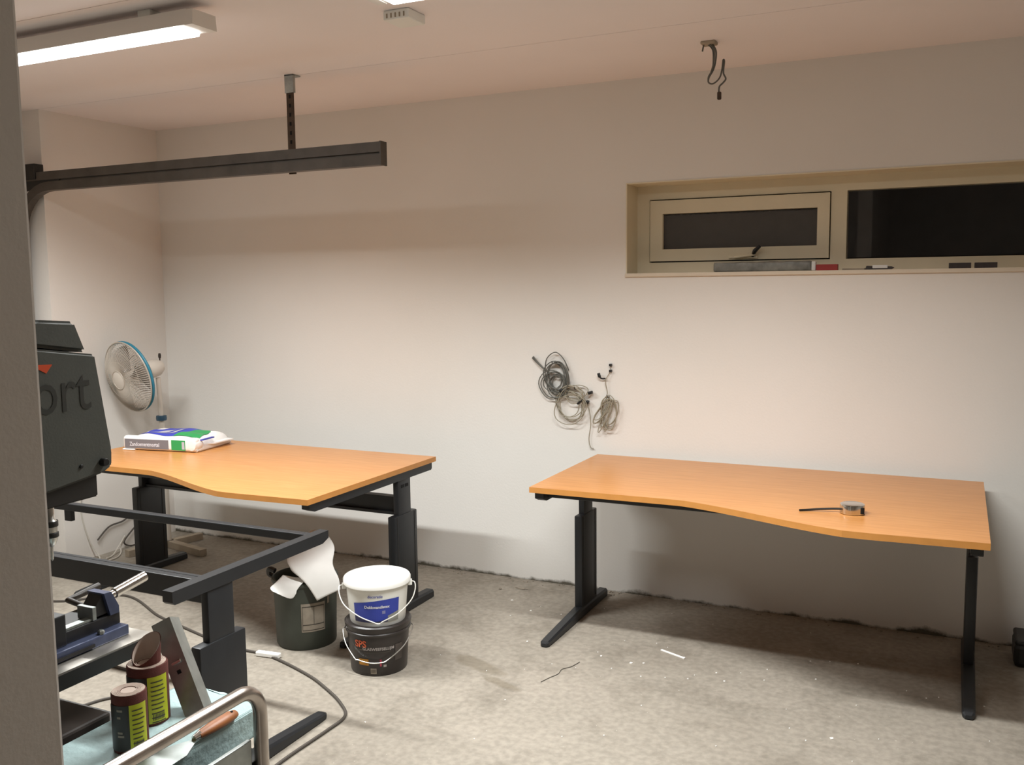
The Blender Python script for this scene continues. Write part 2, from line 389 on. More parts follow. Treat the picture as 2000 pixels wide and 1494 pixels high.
# ================================================================== LIGHTS (with their fixtures)
def fixture(label, x0, x1, tube='fluorescent_tube', y=2.59, watt=LAMP_WATT):
    """fluorescent batten along X: tray, clips to the ceiling, lit diffuser."""
    cx = (x0+x1)/2; L = (x1-x0)/2
    t_ = thing('fluorescent_light', label, 'ceiling light', (cx, y, ZC))
    bm = new(); add_poly(bm, [(-.058, -.085), (.058, -.085), (.05, -.03), (.03, -.022), (-.03, -.022), (-.05, -.03)], 'x', -L, L)
    obj('housing', bm, 'grey_body', t_)
    for s in (-1, 1):
        bm = new(); add_box(bm, (s*L*.72-.03, -.03, -.024), (s*L*.72+.03, .03, .0005), .003); obj('mounting_clip', bm, 'white_pl', t_)
        bm = new(); add_poly(bm, [(-.06, -.087), (.06, -.087), (.055, -.035), (-.055, -.035)], 'x', s*L, s*(L+.035)); obj('end_cap', bm, 'grey_body', t_)
    bm = new(); add_poly(bm, [(-.05, -.0855), (-.046, -.098), (.046, -.098), (.05, -.0855)], 'x', -L+.035, L-.035)
    obj('diffuser', bm, 'lamp', t_)
    ld = bpy.data.lights.new(tube, 'AREA'); ld.shape = 'RECTANGLE'; ld.size = 2*L-.08; ld.size_y = .085
    ld.energy = watt; ld.color = LAMP_COLOR; ld.spread = LAMP_SPREAD
    lo = bpy.data.objects.new(tube, ld); C.objects.link(lo); lo.parent = t_; lo.location = (0, 0, -.0995)
    return t_
fixture('lit fluorescent batten light on ceiling above the garage door track', -4.02, -2.45)
fixture('lit fluorescent batten light on ceiling beside the small vented box', -1.70, -.13, 'fluorescent_tube_offscreen')
t_ = thing('junction_box', 'small pale vented box on the ceiling beyond a light', 'junction box', (-1.87, 3.03, ZC))
box_obj('housing', (-.055, -.06, -.035), (.055, .06, .0005), 'white_pl', t_, .006)
for i in range(5): box_obj('vent_slot_shade', (-.04+i*.018, -.0615, -.028), (-.034+i*.018, -.0595, -.012), 'plank', t_)  # tan strips laid on in place of the shade inside the vents

# ================================================================== GARAGE DOOR TRACK
TY = 3.60
t_ = thing('garage_door_track', 'dark double garage door track hung from ceiling by strap', 'door track', (XL, TY, 0))
def track_channel(z0, z1, name, curve):
    # C-section swept along X, then down for the lower one
    sec = [(-.022, z0), (.022, z0), (.022, z0+.012), (-.014, z0+.012), (-.014, z1-.012), (.022, z1-.012), (.022, z1), (-.022, z1)]
    bm = new()
    path = [(2.28, 0)] + [(.20, 0)]
    if curve:
        path = [(2.28, 0), (.13, 0)] + [(.13-.26*math.sin(a), -.26*(1-math.cos(a))) for a in [i*PI/2/8 for i in range(1, 9)]] + [(-.13, -2.05)]
    else:
        path = [(2.28, 0), (-.12, 0)]
    rings = []
    zm = (z0+z1)/2
    for i, (px, pz) in enumerate(path):
        a = path[max(0, i-1)]; b = path[min(len(path)-1, i+1)]
        d = Vector((b[0]-a[0], 0, b[1]-a[1])).normalized(); nrm = Vector((-d.z, 0, d.x))
        if not curve: nrm = Vector((0, 0, 1))
        elif nrm.z < 0 or (abs(nrm.z) < 1e-6 and nrm.x > 0): nrm = -nrm
        rings.append([bm.verts.new(Vector((px, sy, zm+pz)) + nrm*(sz-zm)) for sy, sz in sec])
    n = len(sec)
    for A, B in zip(rings, rings[1:]):
        for k in range(n): bm.faces.new((A[k], A[(k+1) % n], B[(k+1) % n], B[k]))
    bm.faces.new(rings[0]); bm.faces.new(rings[-1][::-1])
    return obj(name, bm, 'rail', t_)
track_channel(2.193, 2.238, 'upper_track', False)
track_channel(2.136, 2.183, 'lower_track', True)
box_obj('joint_strip', (.0, -.012, 2.178), (2.276, .002, 2.198), 'rail', t_)
box_obj('track_end_plate', (2.276, -.024, 2.134), (2.284, .026, 2.240), 'rail', t_)
bm = new(); add_box(bm, (-.16, -.03, 2.20), (.04, .03, 2.285), .004); obj('corner_bracket', bm, 'press_d', t_)
bm = new(); add_poly(bm, [(-.06, 2.14), (.16, 2.14), (.22, 2.19), (.22, 2.236), (-.06, 2.236)], 'y', -.018, -.012); obj('gusset_plate', bm, 'press_d', t_)
bm = new(); add_box(bm, (1.735, .022, 2.13), (1.775, .028, ZC-.05)); hz = obj('hanging_strap', bm, 'strap', t_)
bm = new(); add_box(bm, (1.730, .018, ZC-.085), (1.780, .034, ZC-.003)); add_box(bm, (1.730, .018, ZC-.006), (1.780, .075, ZC+.0005)); obj('ceiling_bracket', bm, 'alu', hz)
for i in range(6): box_obj('strap_hole_shade', (1.750, .0205, 2.27+i*.042), (1.760, .0225, 2.287+i*.042), 'shade_rubber', hz)  # dark patches painted on for the shade inside the strap holes

# ================================================================== DESKS
def curve_front():
    pts = [(0, -.845), (.60, -.834), (.65, -.8345)]
    n = 18
    for i in range(n+1):
        s = i/n; e = s*s*(3-2*s)*.35 + s*.65
        pts.append((.68+.62*s, -.838 - .224*e))
    pts += [(1.33, -1.0635), (1.40, -1.064), (1.765, -1.045)]
    return pts
def desk(name, label, loc, rz, top=True, beam=(.487, .580), arm_back=-.012, group=None, stub=False):
    t_ = thing(name, label, 'desk', loc, rz, group)
    if top:
        bm = new(); pts = [(0, 0)] + curve_front() + [(1.765, 0)]
        vs = add_poly(bm, pts, 'z', .706, .73)
        bmesh.ops.recalc_face_normals(bm, faces=bm.faces[:])
        for f in bm.faces:
            if abs(f.normal.z) < .5: f.material_index = 1
        obj('table_top', bm, 'beech', t_, mats=['beech_e'])
    for k, x in enumerate((.038, 1.727)):
        depth = -.825 if k == 0 else -1.01
        bm = new(); add_poly(bm, [(arm_back, .706), (arm_back, .672), (arm_back-.008, .664), (depth+.035, .664), (depth, .678), (depth, .706)], 'x', x-.02, x+.02)
        obj('support_arm', bm, 'black', t_)
        bm = new(); add_box(bm, (x-.02, -.37, .03), (x+.02, -.165, .495), .006, 2); lg = obj('leg', bm, 'black', t_, smooth=True)
        bm = new()
        for yy in (-.345, -.19): add_box(bm, (x+.0185, yy-.002, .06), (x+.0215, yy+.002, .49))
        obj('column_ridge', bm, 'black2', lg)
        bm = new(); add_box(bm, (x-.015, -.325, .30), (x+.015, -.212, .67), .004, 2); ic = obj('inner_column', bm, 'black', lg, smooth=True)
        bm = new(); add_box(bm, (x+.0135, -.30, .625), (x+.0165, -.272, .640)); add_box(bm, (x+.0135, -.262, .625), (x+.0165, -.235, .640)); obj('column_slot_shade', bm, 'shade_rubber', lg)  # slots are dark patches, their inner shade put in as colour
        # foot: lofted, tapering to a rounded tip at the user side
        secs = [(-.020, .022, .030), (-.026, .025, .040), (-.15, .025, .046), (-.38, .025, .050), (-.55, .024, .040), (-.74, .023, .028), (-.775, .021, .025), (-.79, .012, .018)]
        bm = new(); rings = []
        for y, hw, hh in secs:
            rings.append([bm.verts.new(p) for p in ((x-hw, y, .004), (x+hw, y, .004), (x+hw, y, hh*.75), (x+hw*.7, y, hh), (x-hw*.7, y, hh), (x-hw, y, hh*.75))])
        for A, B in zip(rings, rings[1:]):
            for i in range(6): bm.faces.new((A[i], A[(i+1) % 6], B[(i+1) % 6], B[i]))
        bm.faces.new(rings[0]); bm.faces.new(rings[-1])
        obj('foot', bm, 'black', lg)
        for yy in (-.74, -.06):
            bm = new(); add_lathe(bm, [(0, 0), (.014, 0), (.014, .008), (0, .008)], 12, (x, yy)); obj('foot_glide', bm, 'shade_rubber', lg)
    bm = new(); add_box(bm, (.05, -.285, beam[0]), (1.715, -.255, beam[1]), .003)
    add_box(bm, (.05, -.305, beam[0]+.004), (1.715, -.285, beam[0]+.018)); add_box(bm, (.05, -.300, beam[1]-.012), (1.715, -.285, beam[1]))
    obj('crossbeam', bm, 'black', t_)
    bm = new(); add_box(bm, (.055, -.775, .675), (1.71, -.742, .7055), .003); obj('front_rail', bm, 'black', t_)
    if stub:
        bm = new(); add_box(bm, (1.28, -.765, .63), (1.32, -.745, .678), .002); obj('rail_bracket', bm, 'black', t_)
    return t_
desk('desk', 'beech wave desk under the window with a chrome puck on it', (-1.643, 4.437, 0), 0, beam=(.60, .675))
desk('desk', 'beech wave desk in the corner carrying the mortar bag', (-4.145, 4.065, 0), 0)
desk('bare_desk', 'black bare desk frame without a top beside the drill press', (-2.05, 1.915, 0), PI, top=False, beam=(.600, .675), arm_back=-.065, stub=True)

# ================================================================== BAG OF MORTAR
t_ = thing('mortar_bag', 'white mortar bag with grey, green and blue print on the corner desk', 'bag', (-3.862, 3.80, .730), math.radians(9))
LX, LY, HB = .230, .155, .082
def bag_h(u, v):
    e = (1-abs(u)**6)*(1-abs(v)**6)
    return HB*(max(0, e)**.35)
bm = new(); NX, NY = 28, 20; topv = {}; botv = {}
for i in range(NX+1):
    for j in range(NY+1):
        u = -1+2*i/NX; v = -1+2*j/NY
        k = 1 - .03*math.cos(v*PI)*0
        wob = .004*math.sin(7*u+2*v)+.003*math.sin(9*v-3*u)
        z = bag_h(u, v)
        inner = min(1-abs(u), 1-abs(v))
        topv[i, j] = bm.verts.new((u*LX, v*LY, max(.012, z + (wob if inner > .08 else 0))))
        botv[i, j] = bm.verts.new((u*LX*.97, v*LY*.97, .001))
for i in range(NX):
    for j in range(NY):
        bm.faces.new((topv[i, j], topv[i+1, j], topv[i+1, j+1], topv[i, j+1]))
        bm.faces.new((botv[i, j], botv[i, j+1], botv[i+1, j+1], botv[i+1, j]))
for i in range(NX):
    for j in (0, NY): bm.faces.new((topv[i, j], topv[i+1, j], botv[i+1, j], botv[i, j]))
for j in range(NY):
    for i in (0, NX): bm.faces.new((topv[i, j], topv[i, j+1], botv[i, j+1], botv[i, j]))
obj('bag_body', bm, 'bag_w', t_, smooth=True, ang=60)
def bag_top_patch(name, poly, mt, dz=.0022):
    """flat print following the bag's upper side, poly in (u,v)."""
    bm = new(); n = 14
    (a, b, c, d) = poly; g = {}
    for i in range(n+1):
        for j in range(n+1):
            s, q = i/n, j/n
            u = (a[0]*(1-s)+b[0]*s)*(1-q)+(d[0]*(1-s)+c[0]*s)*q; v = (a[1]*(1-s)+b[1]*s)*(1-q)+(d[1]*(1-s)+c[1]*s)*q
            wob = .004*math.sin(7*u+2*v)+.003*math.sin(9*v-3*u)
            g[i, j] = bm.verts.new((u*LX, v*LY, bag_h(u, v)+wob+dz))
    for i in range(n):
        for j in range(n): bm.faces.new((g[i, j], g[i+1, j], g[i+1, j+1], g[i, j+1]))
    return obj(name, bm, mt, t_, smooth=True)
bag_top_patch('blue_print', ((-.78, -.72), (.30, -.72), (.62, .80), (-.50, .80)), 'bag_bl')
bag_top_patch('green_print', ((.22, -.74), (.86, -.70), (.74, .35), (.42, .55)), 'bag_gr', .0034)
bag_top_patch('pale_stripe', ((-.55, -.60), (-.38, -.60), (.02, .55), (-.12, .55)), 'bag_lt', .0034)
bag_top_patch('pale_stripe', ((-.22, -.35), (-.10, -.35), (.15, .35), (.06, .35)), 'bag_lt', .0034)
# front end: rounded white edge with grey and green panels
bm = new(); add_box(bm, (-LX-.004, -LY-.012, .002), (LX*.985, -LY+.03, .078), .018, 4); obj('front_end', bm, 'bag_w', t_, smooth=True)
yb = -LY-.0126
box_obj('grey_panel', (-LX+.012, yb-.0006, .012), (.058, yb+.002, .062), 'bag_gy', t_)
box_obj('green_panel', (.076, yb-.0006, .010), (.162, yb+.002, .064), 'bag_gr', t_)
box_obj('barcode_patch', (.142, yb-.0014, .016), (.158, yb+.001, .056), 'bag_lt', t_)
text_on('lettering', 'Zandcementmortel', .030, lambda x, y: (-.092+x, yb-.0014, .034+y), 'txt_w', t_, bold=.0006, sx=.80)
bm = new(); add_lathe(bm, [(0, -.05), (.028, -.045), (.036, -.02), (.036, .02), (.028, .045), (0, .05)], 20)
for v in bm.verts: v.co = Vector((LX-.03+v.co.x*.9, -LY+.022+v.co.z*.75, .038+v.co.y))
obj('folded_corner', bm, 'bag_w', t_, smooth=True)
bm = new(); add_poly(bm, [(LX*.9, -.09), (LX+.020, -.02), (LX+.035, LY*.8), (LX*.9, LY*.9)], 'z', .028, .034); obj('side_flap', bm, 'bag_w', t_)
bm = new(); add_box(bm, (-LX-.002, -LY-.018, .0005), (-LX+.075, -LY+.02, .008), .003); obj('bottom_flap', bm, 'bag_w', t_)
box_obj('blue_line', (LX-.004, -LY+.03, .060), (LX+.012, -.02, .066), 'bag_bl', t_)

# ================================================================== STANDING FAN
FX, FYY = -4.37, 4.17
t_ = thing('standing_fan', 'white standing fan with blue cage ring behind the corner desk', 'fan', (FX, FYY, 0))
bm = new(); add_tube(bm, [(-.01, .02, .03), (.0, .0, .80)], .017, 14); obj('lower_pole', bm, 'fan_w', t_, smooth=True)
bm = new(); add_lathe(bm, [(0, .795), (.030, .797), (.032, .812), (.030, .826), (0, .828)], 24); obj('collar', bm, 'fan_bl2', t_, smooth=True)
bm = new(); add_tube(bm, [(0, 0, .80), (0, -.01, 1.06)], .014, 14); obj('upper_pole', bm, 'fan_w', t_, smooth=True)
for k, a in enumerate((-12, 75, 168, 258)):
    L = (.36, .22, .17, .28)[k]; a = math.radians(a); d = Vector((math.cos(a), math.sin(a), 0)); nrm = Vector((-d.y, d.x, 0))*.022
    bm = new(); p = [Vector((-.01, .02, 0))-nrm, Vector((-.01, .02, 0))+nrm, Vector((-.01, .02, 0))+nrm+d*L, Vector((-.01, .02, 0))-nrm+d*L]
    A = [bm.verts.new(q+Vector((0, 0, .002))) for q in p]; B = [bm.verts.new(q+Vector((0, 0, .042))) for q in p]
    bm.faces.new(A[::-1]); bm.faces.new(B)
    for i in range(4): bm.faces.new((A[i], A[(i+1) % 4], B[(i+1) % 4], B[i]))
    obj('base_foot', bm, 'plank', t_)
head = Matrix.Translation((-.012, -.02, 1.118)) @ Matrix.Rotation(math.radians(-9), 4, 'Z') @ Matrix.Rotation(math.radians(12), 4, 'X') @ Matrix.Rotation(PI/2, 4, 'X')   # local +z -> -Y, tilted down
def H(bm): bmesh.ops.transform(bm, matrix=head, verts=bm.verts[:]); return bm
bm = new(); add_lathe(bm, [(0, -.05), (.035, -.045), (.052, -.015), (.055, .05), (.045, .09), (0, .095)], 24); obj('motor_housing', H(bm), 'fan_w', t_, smooth=True)
bm = new(); add_lathe(bm, [(0, 1.150), (.004, 1.150), (.004, 1.190), (.007, 1.192), (.009, 1.205), (.007, 1.22), (0, 1.222)], 12); 
for v in bm.verts: v.co.y += .01; v.co.z -= .015
obj('oscillation_knob', bm, 'handle_d', t_, smooth=True)
RC, ZR = .208, .175
bm = new(); 
add_tube(bm, [(RC*math.cos(2*PI*i/64), RC*math.sin(2*PI*i/64), ZR) for i in range(64)], .0085, 8, closed=True)
for v in bm.verts: v.co.z -= .006
obj('cage_ring', H(bm), 'fan_b', t_, smooth=True)
def cage(front):
    bm = new()
    for k in range(96 if front else 60):
        a = 2*PI*k/(96 if front else 60); pr = []
        for i in range(9):
            s = i/8; r = .055+(RC-.055)*s
            z = ZR + (.010+.065*(1-s**2.6) if front else -.075*(1-s**2.6))
            pr.append((r*math.cos(a), r*math.sin(a), z))
        add_tube(bm, pr, .0019 if front else .0014, 4)
    for s in (.35, .68):
        r = .055+(RC-.055)*s; z = ZR + (.075 if front else -.075)*(1-s**2.6)
        add_tube(bm, [(r*math.cos(2*PI*i/48), r*math.sin(2*PI*i/48), z) for i in range(48)], .0015, 4, closed=True)
    add_tube(bm, [(.055*math.cos(2*PI*i/32), .055*math.sin(2*PI*i/32), ZR+(.075 if front else -.075)) for i in range(32)], .004, 6, closed=True)
    if front: add_tube(bm, [((RC+.004)*math.cos(2*PI*i/64), (RC+.004)*math.sin(2*PI*i/64), ZR+.011) for i in range(64)], .0045, 6, closed=True)
    return obj('front_cage' if front else 'rear_cage', H(bm), 'fan_g', t_, smooth=True)
cage(True); cage(False)
bm = new(); add_lathe(bm, [(0, ZR+.082), (.035, ZR+.081), (.052, ZR+.076), (.055, ZR+.070), (0, ZR+.066)], 28); obj('badge_cap', H(bm), 'fan_w', t_, smooth=True)
bm = new(); add_lathe(bm, [(0, .09), (.03, .09), (.032, ZR+.03), (.02, ZR+.045), (0, ZR+.05)], 20); obj('blade_hub', H(bm), 'fan_w', t_, smooth=True)
for b in range(3):
    bm = new(); g = {}
    for i in range(9):
        for j in range(9):
            r = .028+.155*i/8; wdt = .35+.75*math.sin(min(1, i/8*1.15)*PI*.62); a = b*2*PI/3+(j/8-.5)*wdt
            g[i, j] = bm.verts.new((r*math.cos(a), r*math.sin(a), ZR-.005+(j/8-.5)*.045))
    for i in range(8):
        for j in range(8): bm.faces.new((g[i, j], g[i+1, j], g[i+1, j+1], g[i, j+1]))
    obj('fan_blade', H(bm), 'fan_blade', t_, smooth=True, solid=.002)

# ================================================================== BUCKETS AND DRUM
def on_cone(rf, a_c, zc, off):
    def fn(x, y):
        r = rf(zc+y)+off; a = a_c + x/rf(zc); return (r*math.cos(a), r*math.sin(a), zc+y)
    return fn
BA = math.atan2(-3.19, 2.165)          # side that faces the room
def bail(pts, r, mt, parent, name='bail_handle'):
    bm = new(); add_tube(bm, smooth_path(pts, 5), r, 8); return obj(name, bm, mt, parent, smooth=True)
# black bucket
t_ = thing('paint_bucket', 'black adhesive bucket with orange logo standing on the floor', 'bucket', (-2.165, 3.19, 0))
rf = lambda z: .118+.014*min(1, max(0, z)/.2)
bm = new(); add_lathe(bm, [(0, .003), (.108, .003), (.116, 0), (.118, .006), (rf(.17), .170), (.136, .172), (.138, .180), (.134, .183), (.138, .196), (.140, .208), (.134, .213), (.126, .208), (0, .206)], 64)
obj('bucket_body', bm, 'pr_black', t_, smooth=True)
sd = lambda a, r, z: (r*math.cos(a), r*math.sin(a), z)
def bail_on(a_l, a_r, r0, z0, dips, R):
    """dips: list of (fraction, z, radial) between the two ears."""
    p = [sd(a_l, r0, z0)]
    for s, z, rr_ in dips: p.append(sd(a_l+(a_r-a_l)*s, rr_, z))
    p.append(sd(a_r, r0, z0)); return p
bail(bail_on(BA-1.62, BA+1.52, .137, .176, [(.04, .168, .147), (.14, .125, .146), (.27, .078, .142), (.30, .074, .140), (.42, .066, .138), (.53, .066, .138), (.60, .076, .139), (.78, .12, .143), (.95, .170, .147)], 0), .0022, 'steel', t_)
text_on('logo_lettering', 'SPS', .040, on_cone(rf, BA-.62, .138, .0015), 'orange_pr', t_, bold=.0012, sx=.95)
bm = new(); add_patch(bm, rf, BA-.78, BA-.45, .112, .118); obj('logo_bar', bm, 'drum_ln', t_)
text_on('lettering', 'GLASWEEFSELLIJM', .0165, on_cone(rf, BA-.02, .119, .0015), 'grey_txt', t_, bold=.0004, sx=1.0)
bm = new(); add_patch(bm, rf, BA-.48, BA+.38, .1035, .1060); obj('small_print', bm, 'drum_ln', t_)
bm = new(); add_patch(bm, rf, BA-.72, BA-.36, .048, .075); obj('picture_print', bm, 'brown_pr', t_)
bm = new(); add_patch(bm, rf, BA+.02, BA+.08, .044, .074); obj('red_bar', bm, 'red_pr', t_)
bm = new(); add_patch(bm, rf, BA+.14, BA+.24, .040, .050); obj('pale_patch', bm, 'grey_txt', t_)
bm = new(); add_patch(bm, rf, BA-.30, BA-.10, .012, .036); bl = obj('barcode_label', bm, 'drum_lbl', t_)
bm = new()
for i in range(9): add_patch(bm, rf, BA-.28+i*.019, BA-.28+i*.019+(.006 if i % 3 else .011), .017, .032, 1, off=.0018)
obj('barcode_bars', bm, 'drum_ln', bl)
bm = new(); add_patch(bm, rf, BA+.55, BA+.85, .06, .13, cut=None); obj('pale_side_panel', bm, 'press_base', t_)
# white bucket on it
t_ = thing('paint_bucket', 'white lidded paint bucket with blue label on top of black bucket', 'bucket', (-2.168, 3.194, .2075))
rw = lambda z: .116+.014*min(1, max(0, z)/.165)
bm = new(); add_lathe(bm, [(0, .002), (.108, .002), (.114, 0), (.116, .005), (rw(.150), .150), (.134, .152), (.134, .164), (0, .164)], 64); obj('bucket_body', bm, 'white_pl', t_, smooth=True)
bm = new(); add_lathe(bm, [(0, .172), (.06, .1735), (.118, .174), (.122, .182), (.128, .186), (.137, .184), (.141, .178), (.141, .162), (.137, .158), (.134, .166), (0, .166)], 64); lid = obj('lid', bm, 'lid_pl', t_, smooth=True)
for s, a in ((0, BA-1.56), (1, BA+1.56)):
    bm = new(); add_box(bm, (.128, -.012, .135), (.146, .012, .158), .003, rot=Matrix.Rotation(a, 3, 'Z'), about=Vector((0, 0, 0))); obj('handle_ear', bm, 'white_pl', t_)
bail(bail_on(BA-1.56, BA+1.56, .142, .150, [(.03, .148, .158), (.09, .115, .160), (.17, .082, .152), (.32, .050, .140), (.46, .026, .134), (.49, .020, .133), (.52, .020, .133), (.545, .028, .134), (.70, .052, .140), (.85, .086, .152), (.93, .118, .160), (.97, .148, .158)], 0), .0023, 'wire_w', t_)
wave = lambda s: .100+.012*math.sin((s-.1)*PI*.8)+.006*s
bm = new(); add_patch(bm, rw, BA-.88, BA+.76, .022, .14, 26, cut=wave); obj('blue_label', bm, 'blue', t_)
bm = new(); add_patch(bm, rw, BA-.88, BA+.34, .020, .05, 24, cut=lambda s: .052-.028*math.sin(s*PI*.8), off=.0016); obj('navy_label_edge', bm, 'navy', t_)
bm = new(); add_patch(bm, rw, BA+.34, BA+.76, .020, .05, 10, cut=lambda s: .046+.014*s, off=.0017); obj('grey_label_corner', bm, 'grey_pr', t_)
text_on('lettering', 'Dekkwandlatex', .0165, on_cone(rw, BA-.03, .086, .0022), 'txt_w', t_, bold=.0004)
text_on('brand_lettering', 'decoratie', .016, on_cone(rw, BA-.08, .131, .0022), 'txt_p', t_, bold=.0004)
bm = new(); add_patch(bm, rw, BA+.14, BA+.25, .056, .070, off=.0018); obj('small_square_print', bm, 'lav', t_)
# drum
DA = math.atan2(-3.29, 2.625)
t_ = thing('waste_drum', 'dark green-grey drum with worn label and paper over its rim', 'drum', (-2.625, 3.295, 0))
rd = lambda z: .132+.010*min(1, z/.3)
bm = new(); add_lathe(bm, [(0, .006), (.118, .006), (.128, 0), (.133, .01), (rd(.10), .10), (rd(.28), .285), (.146, .289), (.149, .297), (.146, .306), (.138, .308), (.134, .29), (.125, .03), (0, .02)], 56); obj('drum_body', bm, 'drum', t_, smooth=True)
bm = new(); add_tube(bm, smooth_path([(-.14, -.03, .285), (-.165, -.045, .30), (-.15, -.06, .33), (-.12, -.06, .325)], 5), .012, 8); obj('drum_grip', bm, 'press_d', t_, smooth=True)
bm = new(); add_patch(bm, rd, DA-.16, DA+.62, .085, .215, 16); lb = obj('worn_label', bm, 'drum_lbl', t_)
bm = new()
for (a0, a1, z0, z1) in ((-.13, .59, .198, .203), (-.13, .59, .116, .120), (-.13, .59, .092, .095), (-.13, -.115, .092, .203), (.575, .59, .092, .203), (.23, .245, .12, .20)):
    add_patch(bm, rd, DA+a0, DA+a1, z0, z1, 12, off=.0018)
obj('label_lines', bm, 'drum_ln', lb)
bm = new(); add_patch(bm, rd, DA+.72, DA+.80, .20, .235, 6); obj('small_sticker', bm, 'drum_lbl', t_)
# papers draped on the drum
def sheet(name, label, grid, mt='paper'):
    """grid: rows of control points -> smooth surface with thickness."""
    rows = [smooth_path(r, 5) for r in grid]; cols = list(zip(*rows)); fine = [smooth_path(c, 5) for c in cols]
    o0 = Vector(grid[0][0]); bm = new(); g = [[bm.verts.new(Vector(p)-o0) for p in c] for c in fine]
    for A, B in zip(g, g[1:]):
        for j in range(len(A)-1): bm.faces.new((A[j], B[j], B[j+1], A[j+1]))
    o = obj(name, bm, mt, None, smooth=True, solid=.0012, ang=60); o.location = o0
    tag(o, label, 'paper'); return o
sheet('paper_sheet', 'large white paper sheet folded over the drum rim towards the buckets',
      [[(-2.671, 3.335, .456), (-2.627, 3.37, .493), (-2.581, 3.407, .471)],
       [(-2.662, 3.227, .407), (-2.587, 3.287, .428), (-2.502, 3.355, .432)],
       [(-2.600, 3.165, .378), (-2.516, 3.229, .382), (-2.458, 3.28, .380)],
       [(-2.522, 3.172, .311), (-2.470, 3.212, .318), (-2.412, 3.258, .327)],
       [(-2.480, 3.190, .237), (-2.443, 3.219, .258), (-2.400, 3.252, .279)]])
sheet('paper_sheet', 'small white paper sheet hanging over the drum rim beside its grip',
      [[(-2.650, 3.175, .335), (-2.591, 3.205, .322), (-2.548, 3.229, .325)],
       [(-2.640, 3.118, .322), (-2.585, 3.146, .315), (-2.541, 3.172, .314)],
       [(-2.652, 3.092, .303), (-2.596, 3.116, .282), (-2.551, 3.146, .290)],
       [(-2.640, 3.088, .290), (-2.572, 3.124, .254), (-2.551, 3.139, .277)]])
sheet('paper_sheet', 'narrow white paper fold under the large sheet on the drum',
      [[(-2.667, 3.236, .389), (-2.638, 3.262, .376)], [(-2.618, 3.19, .360), (-2.578, 3.220, .347)], [(-2.566, 3.182, .335), (-2.532, 3.210, .320)], [(-2.530, 3.182, .318), (-2.498, 3.212, .300)]])

# ================================================================== TROLLEY, DRILL PRESS AND WHAT STANDS THERE
SH = .68
t_ = thing('steel_trolley', 'chrome tube trolley carrying the drill press and pale foam', 'trolley', (-1.2, .9, 0))
def T(p): return Vector(p)-Vector((-1.2, .9, 0))
bm = new(); add_box(bm, T((-2.0, .45, SH-.02)), T((-1.21, 1.385, SH)), .003); obj('shelf', bm, 'press_d', t_)
bm = new(); add_box(bm, T((-2.0, .45, .20)), T((-1.21, 1.33, .22)), .003); obj('lower_shelf', bm, 'press_d', t_)
bm = new(); add_box(bm, T((-1.212, .47, SH-.02)), T((-1.202, 1.33, SH+.052)), .002); obj('rim_bar', bm, 'alu', t_)
bm = new(); add_box(bm, T((-2.0, .455, SH-.03)), T((-1.21, .46, SH+.02))); obj('rim_bar', bm, 'alu', t_)
for x in (-1.2, -2.01):
    r = .055; p = [(x, .46, .07), (x, .46, .833-r)]
    p += [(x, .46+r-r*math.cos(a), .833-r+r*math.sin(a)) for a in [i*PI/2/6 for i in range(1, 7)]]
    p += [(x, 1.355-r+r*math.sin(a), .833-r+r*math.cos(a)) for a in [i*PI/2/8 for i in range(0, 9)]]
    p += [(x, 1.355, .07)]
    bm = new(); add_tube(bm, [T(q) for q in p], .0140, 16); fr = obj('tube_frame', bm, 'tube_st', t_, smooth=True)
    for y in (.46, 1.355):
        bm = new(); add_lathe(bm, [(0, -.012), (.030, -.012), (.034, -.008), (.034, .008), (.030, .012), (0, .012)], 20)
        for v in bm.verts: v.co = T((x+v.co.z, y+v.co.x, .035+v.co.y))
        obj('caster', bm, 'shade_rubber', fr, smooth=True)
# foam slab
def T0(o): o0 = Vector(o); return lambda p: Vector(p)-o0
bm = new(); add_box(bm, (-.115, -.27, 0), (.115, .275, .062), .006, 2)
bmesh.ops.subdivide_edges(bm, edges=bm.edges[:], cuts=5, use_grid_fill=True); rr = random.Random(5)
for v in bm.verts:
    if v.co.z > .004: v.co += Vector((rr.uniform(-.0016, .0016), rr.uniform(-.0025, .0025)*(3 if v.co.y > .25 else 1), rr.uniform(-.001, .001)))
o = obj('foam_slab', bm, 'foam', None, smooth=True, ang=50); o.location = (-1.388, 1.178, SH)
tag(o, 'pale blue foam slab lying on the trolley under the sandpaper rolls', 'foam slab')
FZ = SH+.062
